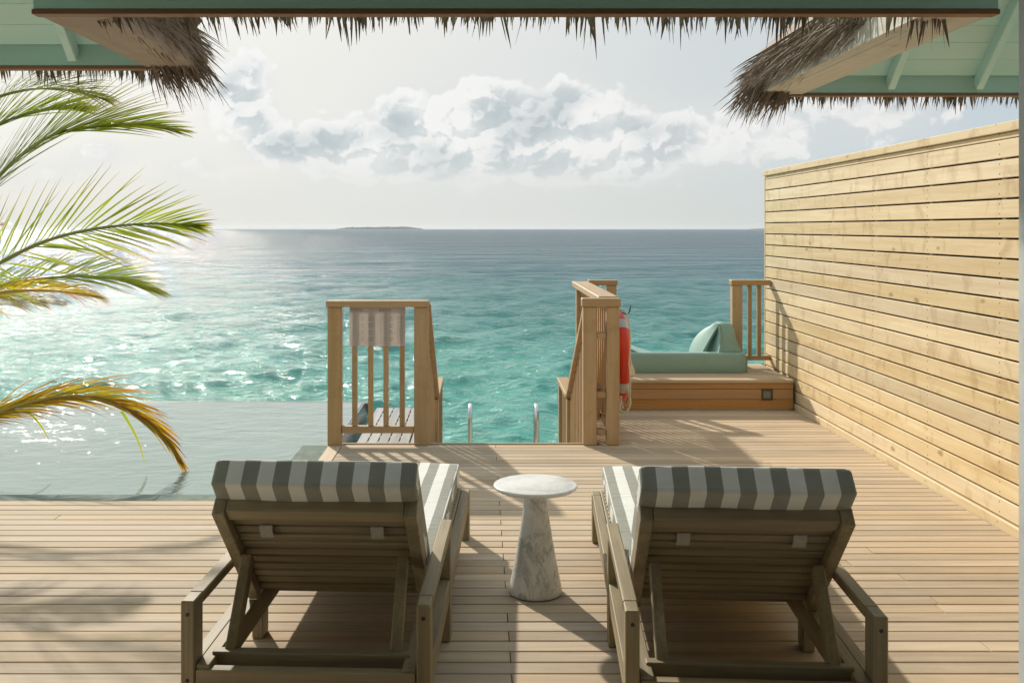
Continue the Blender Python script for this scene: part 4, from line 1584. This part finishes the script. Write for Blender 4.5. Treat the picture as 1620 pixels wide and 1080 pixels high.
def build_lounger(loc, rz, label, seed, shift=0.0):
    L = empty('sun_lounger', loc, rz)
    tag(L, label, 'sun lounger', 'striped sun loungers on the deck')
    rnd = random.Random(seed)
    w = 0.38                                    # half width outside
    t = 0.042                                   # timber thickness
    LEN = 2.14
    za = 0.440                                  # arm top
    zr = 0.245                                  # side rail top
    for s in (-1, 1):
        xo, xi = s * w, s * (w - t)
        a, b = min(xo, xi), max(xo, xi)
        MB().box(a, b, 0.0, 0.085, 0.002, za, .004).build('rear_leg', 'teak_z', L)
        MB().box(a, b, 0.80, 0.885, 0.002, za - 0.037, .003).build('middle_leg', 'teak_z', L)
        MB().box(a, b, LEN - 0.085, LEN, 0.002, zr - 0.005, .003).build('front_leg', 'teak_z', L)
        a2, b2 = (a - .001, b + 0.002) if s < 0 else (a - 0.002, b + .001)
        MB().box(a2, b2, 0.0855, 0.90, za - 0.035, za, .004).build('armrest', 'teak_y', L)
        # side rail just inside the legs
        c, d = sorted((s * (w - t - 0.002), s * (w - 2 * t - 0.002)))
        MB().box(c, d, 0.01, LEN - 0.005, zr - 0.09, zr, .003).build('side_rail', 'teak_y', L)
        c, d = sorted((s * (w - 0.002), s * (w - t - 0.0)))
        MB().box(c, d, 0.088, 0.797, zr - 0.085, zr - 0.004, .003).build('outer_rail', 'teak_y', L)
        MB().box(c, d, 0.888, LEN - 0.088, zr - 0.085, zr - 0.004, .003).build('outer_rail', 'teak_y', L)
        for (yy, zz) in ((0.0, 0.40), (0.0, 0.20)):
            bo = MB().lathe([(0.006, 0.0), (0.006, 0.0015), (0.003, 0.0022)], 10)
            bo.v = [(x_ + s * (w - t / 2), -0.0003 - z_, zz + y_) for (x_, y_, z_) in bo.v]
            bo.build('bolt', 'black_iron', L)
    xi = w - 2 * t - 0.003
    MB().box(-(w - t - .004), w - t - .004, 0.012, 0.054, zr - 0.205, zr - 0.092, .003).build('rear_crossbar', 'teak_x', L)
    MB().box(-(w - t - .004), w - t - .004, 0.0, 0.040, zr - 0.088, zr - 0.012, .003).build('rear_crossbar', 'teak_x', L)
    MB().box(-xi, xi, LEN - 0.045, LEN - 0.006, zr - 0.08, zr - 0.002, .003).build('front_crossbar', 'teak_x', L)
    MB().box(-xi, xi, 0.86, 0.90, zr - 0.08, zr - 0.03, .003).build('middle_crossbar', 'teak_x', L)
    # seat slats
    y = 0.66
    while y < LEN - 0.08:
        MB().box(-xi - 0.034, xi + 0.034, y, y + 0.045, zr + 0.001, zr + 0.019, .002).build('seat_slat', 'teak_x', L)
        y += 0.062
    # reclined back: pivot line at (PY, PZ), leaning back over the rear
    PY, PZ, ANG = 0.585, zr + 0.03, R(44.5)
    u = Vector((0, -math.cos(ANG), math.sin(ANG)))         # up the back
    n = Vector((0, math.sin(ANG), math.cos(ANG)))          # out of the back, sitter side
    P0 = Vector((0, PY, PZ))
    bl = 0.605
    bw = 0.305
    for s in (-1, 1):
        p = P0 + Vector((s * bw, 0, 0)) - n * 0.012
        MB().bar(p, p + u * bl, 0.04, 0.062, n).build('back_stile', 'teak_y', L)
    p = P0 + u * (bl - 0.03) - n * 0.008
    MB().bar(p - Vector((bw - .021, 0, 0)), p + Vector((bw - .021, 0, 0)), 0.056, 0.045, n).build('back_top_rail', 'teak_x', L)
    k = 0
    d = 0.012
    while d < bl - 0.075:
        p = P0 + u * (d + 0.022) + n * rnd.uniform(-.001, .001)
        MB().bar(p - Vector((bw - .021, 0, 0)), p + Vector((bw - .021, 0, 0)), 0.0385, 0.018, n).build('back_slat', 'teak_x', L)
        d += 0.0515
    # support struts + bar
    for s in (-1, 1):
        top = P0 + u * 0.33 - n * 0.045 + Vector((s * (bw - 0.045), 0, 0))
        MB().bar(top, (s * (bw - 0.045), 0.115, zr - 0.02), 0.034, 0.048, (0, 1, 0)).build('support_strut', 'teak_z', L)
    MB().box(-(bw + .005), bw + .005, 0.085, 0.125, zr - 0.05, zr + 0.008, .003).build('support_bar', 'teak_x', L)
    # pale straps tying the cushion through the slats
    for x in (-0.178, 0.185):
        q = P0 + u * (bl - 0.155) - n * 0.0
        mb = MB()
        tw = rnd.uniform(-0.006, 0.006)
        pts = [q + n * 0.0 - n * 0.012 + u * 0.035, q - n * 0.024 + u * 0.02, q - n * 0.026 - u * 0.015, q - n * 0.018 - u * 0.032 + Vector((tw, 0, 0))]
        vs = []
        for c in pts:
            for e in (-0.021, 0.021):
                vs.append(c + Vector((x + e, 0, 0)))
                vs.append(c + Vector((x + e, 0, 0)) - n * 0.003)
        fs = []
        for i in range(3):
            a = i * 4
            fs += [[a, a + 4, a + 6, a + 2], [a + 1, a + 3, a + 7, a + 5], [a, a + 1, a + 5, a + 4], [a + 2, a + 6, a + 7, a + 3]]
        fs += [[0, 2, 3, 1], [12, 13, 15, 14]]
        mb.add(vs, fs).build('strap', 'strap', L)
    # cushions
    T = 0.092
    cw = 0.65

    def puff(amp, sd):
        def f(v):
            q = v.copy()
            e = (1 - min(1, abs(v.x) / (cw / 2)) ** 4)
            q.z += math.copysign(amp, v.z) * e * min(1, abs(v.z) / (T / 2)) * 0.8
            nn = mnoise.noise((v.x * 7 + sd, v.y * 5, v.z * 9))
            q += Vector((nn * 0.003, mnoise.noise((v.x * 4, v.y * 9 + sd, 2)) * 0.003, nn * 0.004))
            return q
        return f
    # back cushion overhangs the frame top
    cl = bl + 0.062
    vs, fs = rounded_box(cw, cl, T, 0.013, (26, 18, 3), puff(0.004, seed))
    rot = Matrix((Vector((1, 0, 0)), u, n)).transposed().to_4x4()        # local y -> up the back
    # local axes: x, y=u, z=n  (x cross u = n)
    rot.translation = P0 + u * (cl / 2 + 0.025) + n * (T / 2 + 0.012)
    mb = MB().add(vs, fs, rot)
    if rot.to_3x3().determinant() < 0:
        mb.f = [f[::-1] for f in mb.f]
    o = mb.build('back_cushion', 'stripe', L, True)
    # piping round the back cushion's faces
    def pipe(zoff, mtx, lx, ly, par):
        pts = []
        hx, hy = lx / 2 - 0.006, ly / 2 - 0.006
        r = 0.02
        for (cx, cy, a0) in ((hx - r, hy - r, 0), (-hx + r, hy - r, 90), (-hx + r, -hy + r, 180), (hx - r, -hy + r, 270)):
            for k in range(5):
                a = R(a0 + 22.5 * k)
                pts.append(mtx @ Vector((cx + r * math.cos(a), cy + r * math.sin(a), zoff)))
        MB().tube(pts, 0.0042, 6, closed=True).build('piping', 'piping', par, True)
    pipe(T / 2 - .004, rot, cw, cl, o)
    sl = LEN - 0.60
    vs, fs = rounded_box(cw, sl, T, 0.014, (26, 26, 3), puff(0.006, seed + 4))
    mt = Matrix.Translation((0, 0.635 + sl / 2, zr + 0.022 + T / 2))
    o = MB().add(vs, fs, mt).build('seat_cushion', 'stripe', L, True)
    pipe(T / 2 - .004, mt, cw, sl, o)
    pipe(-T / 2 + .004, mt, cw, sl, o)
    return L


# loungers' origin: middle of the rear legs
build_lounger((0.808, 2.965, 0), R(-3.6), 'striped sun lounger to the right of the marble side table', 1)
build_lounger((-0.53, 3.05, 0), R(-2.6), 'striped sun lounger to the left of the marble side table, nearer the pool', 2)


def build_table():
    t = empty('side_table', (0.2375, 4.36, 0))
    tag(t, 'white veined marble pedestal side table between the two loungers', 'side table')
    prof = [(0.100, 0.0), (0.112, 0.006), (0.1145, 0.02), (0.108, 0.05), (0.094, 0.12), (0.079, 0.20), (0.066, 0.28), (0.055, 0.35), (0.049, 0.40), (0.048, 0.425), (0.052, 0.438), (0.058, 0.441)]
    pd = sharp(MB().lathe(prof, 64).build('pedestal', 'marble', t), 50)
    prof = [(0.07, 0.4415), (0.14, 0.444), (0.168, 0.449), (0.179, 0.456), (0.1815, 0.462), (0.179, 0.467), (0.174, 0.469), (0.02, 0.4695)]
    sharp(MB().lathe(prof, 96).build('round_top', 'marble', t), 50)


build_table()


# ------------------------------------------------------------------ palms
def catmull(pts, n):
    out = []
    m = len(pts) - 1
    for i in range(n + 1):
        s = i / n * m
        k = min(int(s), m - 1)
        t = s - k
        p0, p1, p2, p3 = pts[max(k - 1, 0)], pts[k], pts[k + 1], pts[min(k + 2, m)]
        out.append(0.5 * ((2 * p1) + (p2 - p0) * t + (2 * p0 - 5 * p1 + 4 * p2 - p3) * t * t + (3 * p1 - p0 - 3 * p2 + p3) * t ** 3))
    return out


def frond(parent, base, pts, mat, rmat, side, lmax, seed, nl=85, droop=0.5, spread=(62, 14), t0=0.10, gap=0.10, wid=0.0128, fold=0.18, sides=(1, -1)):
    rnd = random.Random(seed)
    off = -Vector(base)
    cv = [p + off for p in catmull([Vector(p) for p in pts], 60)]
    rr = [0.016 * (1 - i / 60) ** 0.8 + 0.0018 for i in range(61)]
    f = MB().tube(cv, rr, 7).build('frond', rmat, parent, True)
    mb = MB(); mb.uv = []
    S0 = Vector(side).normalized()
    total = sum((cv[i + 1] - cv[i]).length for i in range(60))
    for s in sides:
        for i in range(nl):
            t = t0 + (1 - t0) * (i + rnd.uniform(-.35, .35)) / nl
            if rnd.random() < gap:
                continue
            t = max(0.02, min(0.995, t))
            k = min(int(t * 60), 59)
            p = cv[k].lerp(cv[k + 1], t * 60 - k)
            T = (cv[k + 1] - cv[max(k - 1, 0)]).normalized()
            S = (S0 - T * S0.dot(T)).normalized()
            Nn = T.cross(S)
            ang = R(spread[0] + (spread[1] - spread[0]) * t ** 0.8 + rnd.gauss(0, 3.5))
            d = T * math.cos(ang) + S * s * math.sin(ang) + Nn * rnd.gauss(fold, 0.08)
            d.normalize()
            Ln = lmax * (0.45 + 0.55 * math.sin(math.pi * min(1, 0.12 + t * 0.80)) ** 0.8) * (1.0 if t < 0.55 else 1 - 0.62 * ((t - 0.55) / 0.45) ** 1.1) * rnd.uniform(0.85, 1.08)
            w = wid * rnd.uniform(0.8, 1.15)
            sd = d.cross(Nn).normalized()
            seg = 5
            cur = p.copy()
            o = len(mb.v)
            dr = droop * rnd.uniform(0.6, 1.3)
            for q in range(seg + 1):
                v = q / seg
                ww = w * (0.35 + 2.2 * v) if v < 0.25 else w * 0.9 * (1 - ((v - 0.25) / 0.75) ** 1.5) + 0.0006
                mb.v.append(tuple(cur - sd * ww / 2)); mb.v.append(tuple(cur + sd * ww / 2))
                mb.uv.append((0, v)); mb.uv.append((1, v))
                d = (d + Vector((0, 0, -dr * v * 0.55 / 1.0))).normalized()
                sd = d.cross(Nn).normalized()
                cur = cur + d * (Ln / seg)
            for q in range(seg):
                a = o + 2 * q
                mb.f.append([a, a + 1, a + 3, a + 2])
    lf = mb.build('leaflets', mat, f)
    lf['kind'] = 'stuff'
    return f


def build_palms():
    # planter beyond the left edge of the picture
    pl = empty('palm_planter', (-4.2, 6.6, -0.2))
    tag(pl, 'low stone planter at the left of the pool holding the coconut palms', 'planter')
    off = -Vector((-4.2, 6.6, -0.2))

    def p(mb, n, m):
        mb.v = [tuple(Vector(q) + off) for q in mb.v]
        return mb.build(n, m, pl)
    for nm, a in (('planter_wall', (-5.2, -3.42, 6.04, 6.14, -0.9, 0.05)), ('planter_wall', (-5.2, -3.42, 7.1, 7.2, -0.9, 0.05)),
                  ('planter_wall', (-3.52, -3.422, 6.142, 7.098, -0.9, 0.048)), ('planter_wall', (-5.2, -5.1, 6.142, 7.098, -0.9, 0.048))):
        p(MB().box(*a), nm, 'stone')
    p(MB().box(-5.095, -3.525, 6.145, 7.095, -0.8, 0.0), 'soil', 'soil')
    # main palm
    bx, by = -4.0, 6.62
    tp = empty('coconut_palm', (bx, by, 0))
    tag(tp, 'green coconut palm whose arching fronds reach in from the left', 'palm tree')
    MB().tube([(0, 0, -0.1), (0.03, 0, 0.25), (0.06, 0, 0.6), (0.09, 0, 0.95), (0.10, 0, 1.15)], [.16, .13, .12, .12, .06], 14).build('trunk', 'trunk', tp, True)
    B = (bx, by, 0)
    c = Vector((bx + 0.1, by, 1.0))

    def fr(pix, mat, rmat, side, lmax, seed, **kw):
        pts = [c + Vector((0, 0, kw.pop('dz', 0.0)))] + [W(*q) for q in pix]
        return frond(tp, B, pts, mat, rmat, side, lmax, seed, **kw)
    # A: big upper frond
    fr([(-110, 410, 6.6), (-45, 330, 6.55), (15, 262, 6.5), (75, 218, 6.5), (140, 200, 6.45), (210, 196, 6.4), (268, 204, 6.35)], 'leaf_green', 'rachis', (0.1, 0.55, 0.83), 0.78, 11, nl=88, droop=0.10, spread=(32, 4), t0=.12, fold=0.05)
    # B: shorter one above
    fr([(-110, 370, 7.0), (-75, 275, 7.1), (-25, 212, 7.2), (40, 180, 7.25), (90, 171, 7.3), (120, 172, 7.3)], 'leaf_green', 'rachis', (0.1, 0.55, 0.8), 0.64, 12, nl=74, droop=0.16, spread=(34, 5), fold=0.05)
    # C: topmost, drooping comb
    fr([(-120, 340, 6.2), (-85, 225, 6.1), (-25, 165, 6.0), (45, 142, 6.0), (110, 143, 6.0), (160, 155, 6.0)], 'leaf_green', 'rachis', (0.2, 0.7, 0.5), 0.56, 13, nl=72, droop=0.40, spread=(50, 8))
    # D: middle frond with upright comb
    fr([(-90, 455, 6.4), (-20, 425, 6.4), (70, 382, 6.4), (150, 362, 6.4), (225, 354, 6.4), (275, 354, 6.4), (306, 357, 6.4)], 'leaf_green', 'rachis', (-0.15, 0.30, 0.95), 0.56, 14, nl=58, droop=0.10, spread=(66, 4), fold=0.05, wid=.0145)
    # E: second, below it
    fr([(-100, 470, 6.9), (0, 452, 7.0), (80, 439, 7.0), (150, 437, 7.05), (205, 446, 7.05), (245, 460, 7.05)], 'leaf_green', 'rachis', (0.0, 0.65, 0.75), 0.50, 15, nl=66, droop=0.22, spread=(40, 5))
    # F: yellowing, leaflets hanging
    fr([(-100, 480, 6.2), (0, 463, 6.2), (60, 459, 6.2), (115, 463, 6.2), (150, 470, 6.2)], 'leaf_dry', 'rachis_dry', (0.1, 0.8, -0.4), 0.40, 16, nl=50, droop=0.8, spread=(42, 8), t0=.2, wid=.013)
    fr([(-100, 492, 6.6), (-20, 482, 6.7), (40, 478, 6.7), (90, 480, 6.7)], 'leaf_mixed', 'rachis', (0.0, 0.8, 0.3), 0.36, 17, nl=55, droop=0.5, spread=(44, 10))
    # H: orange dry tip far behind
    fr([(-120, 390, 8.0), (-70, 370, 8.4), (-30, 360, 8.6), (5, 356, 8.7)], 'leaf_orange', 'rachis_dry', (0.0, 0.9, 0.3), 0.30, 18, nl=50, droop=0.2, spread=(30, 5))
    # fronds on the far side of the crown, out of the picture
    for k, (a, up) in enumerate(((150, .9), (195, .8))):
        dx, dy = math.cos(R(a)), math.sin(R(a))
        pts = [c, c + Vector((dx * .5, dy * .5, up * .7)), c + Vector((dx * 1.1, dy * 1.1, up)), c + Vector((dx * 1.8, dy * 1.8, up * .7))]
        frond(tp, B, pts, 'leaf_green', 'rachis', (-dy, dx, 0.2), 0.5, 30 + k, nl=45, droop=0.4, spread=(58, 14))
    # young palm whose old yellow frond bows into the pool
    yp = empty('young_palm', (-3.72, 6.75, 0))
    tag(yp, 'young palm with one yellow orange frond bowing down into the pool', 'palm tree')
    MB().tube([(0, 0, -0.1), (0, 0, 0.05), (0.01, 0, 0.14)], [.09, .07, .03], 12).build('trunk', 'trunk', yp, True)
    frond(yp, (-3.72, 6.75, 0), [Vector((-3.71, 6.75, 0.06)), W(-60, 676, 6.72), W(0, 651, 6.70), W(70, 631, 6.70), W(140, 627, 6.68), W(200, 645, 6.67), W(250, 682, 6.66), W(283, 726, 6.66)],
          'leaf_dry', 'rachis_dry', (0.1, 0.45, 0.8), 0.50, 41, nl=105, droop=0.36, spread=(16, 6), t0=.10, wid=0.0125, fold=0.0)
    # two thin hanging leaflets
    for (a, b, s) in (((192, 650, 6.68), (229, 735, 6.66), 1), ((38, 646, 6.70), (78, 700, 6.68), 2)):
        pa, pb = W(*a) - Vector((-3.72, 6.75, 0)), W(*b) - Vector((-3.72, 6.75, 0))
        mb = MB(); mb.uv = []
        for q in range(7):
            v = q / 6
            c_ = pa.lerp(pb, v) + Vector((0.02 * math.sin(v * 3), 0, 0.01 * math.sin(v * 3)))
            ww = 0.010 * (1 - v) ** 0.7 + 0.0008
            mb.v += [tuple(c_ - Vector((ww, 0, 0.2 * ww))), tuple(c_ + Vector((ww, 0, 0.2 * ww)))]
            mb.uv += [(0, v * .6), (1, v * .6)]
        mb.f = [[2 * q, 2 * q + 1, 2 * q + 3, 2 * q + 2] for q in range(6)]
        mb.build('hanging_leaflet', 'leaf_mixed', yp)
    for k, (a, up) in enumerate(((160, .7), (200, .6))):
        dx, dy = math.cos(R(a)), math.sin(R(a))
        c2 = Vector((-3.72, 6.75, 0.08))
        pts = [c2, c2 + Vector((dx * .3, dy * .3, up * .7)), c2 + Vector((dx * .7, dy * .7, up)), c2 + Vector((dx * 1.1, dy * 1.1, up * .8))]
        frond(yp, (-3.72, 6.75, 0), pts, 'leaf_green', 'rachis', (-dy, dx, 0.2), 0.35, 50 + k, nl=35, droop=0.4)


build_palms()


# ------------------------------------------------------------------ sea air
def build_haze():
    m = bpy.data.materials.new('sea_haze')
    m.use_nodes = True
    nt = m.node_tree
    nt.nodes.clear()
    o = nt.nodes.new('ShaderNodeOutputMaterial')
    v = nt.nodes.new('ShaderNodeVolumePrincipled')
    v.inputs['Color'].default_value = (0.82, 0.87, 0.92, 1)
    v.inputs['Density'].default_value = 0.00006
    v.inputs['Anisotropy'].default_value = 0.3
    nt.links.new(v.outputs[0], o.inputs['Volume'])
    struct(MB().box(-9600, 9600, -2000, 9600, -10, 24, 0.001).build('haze', m), 'stuff')


build_haze()
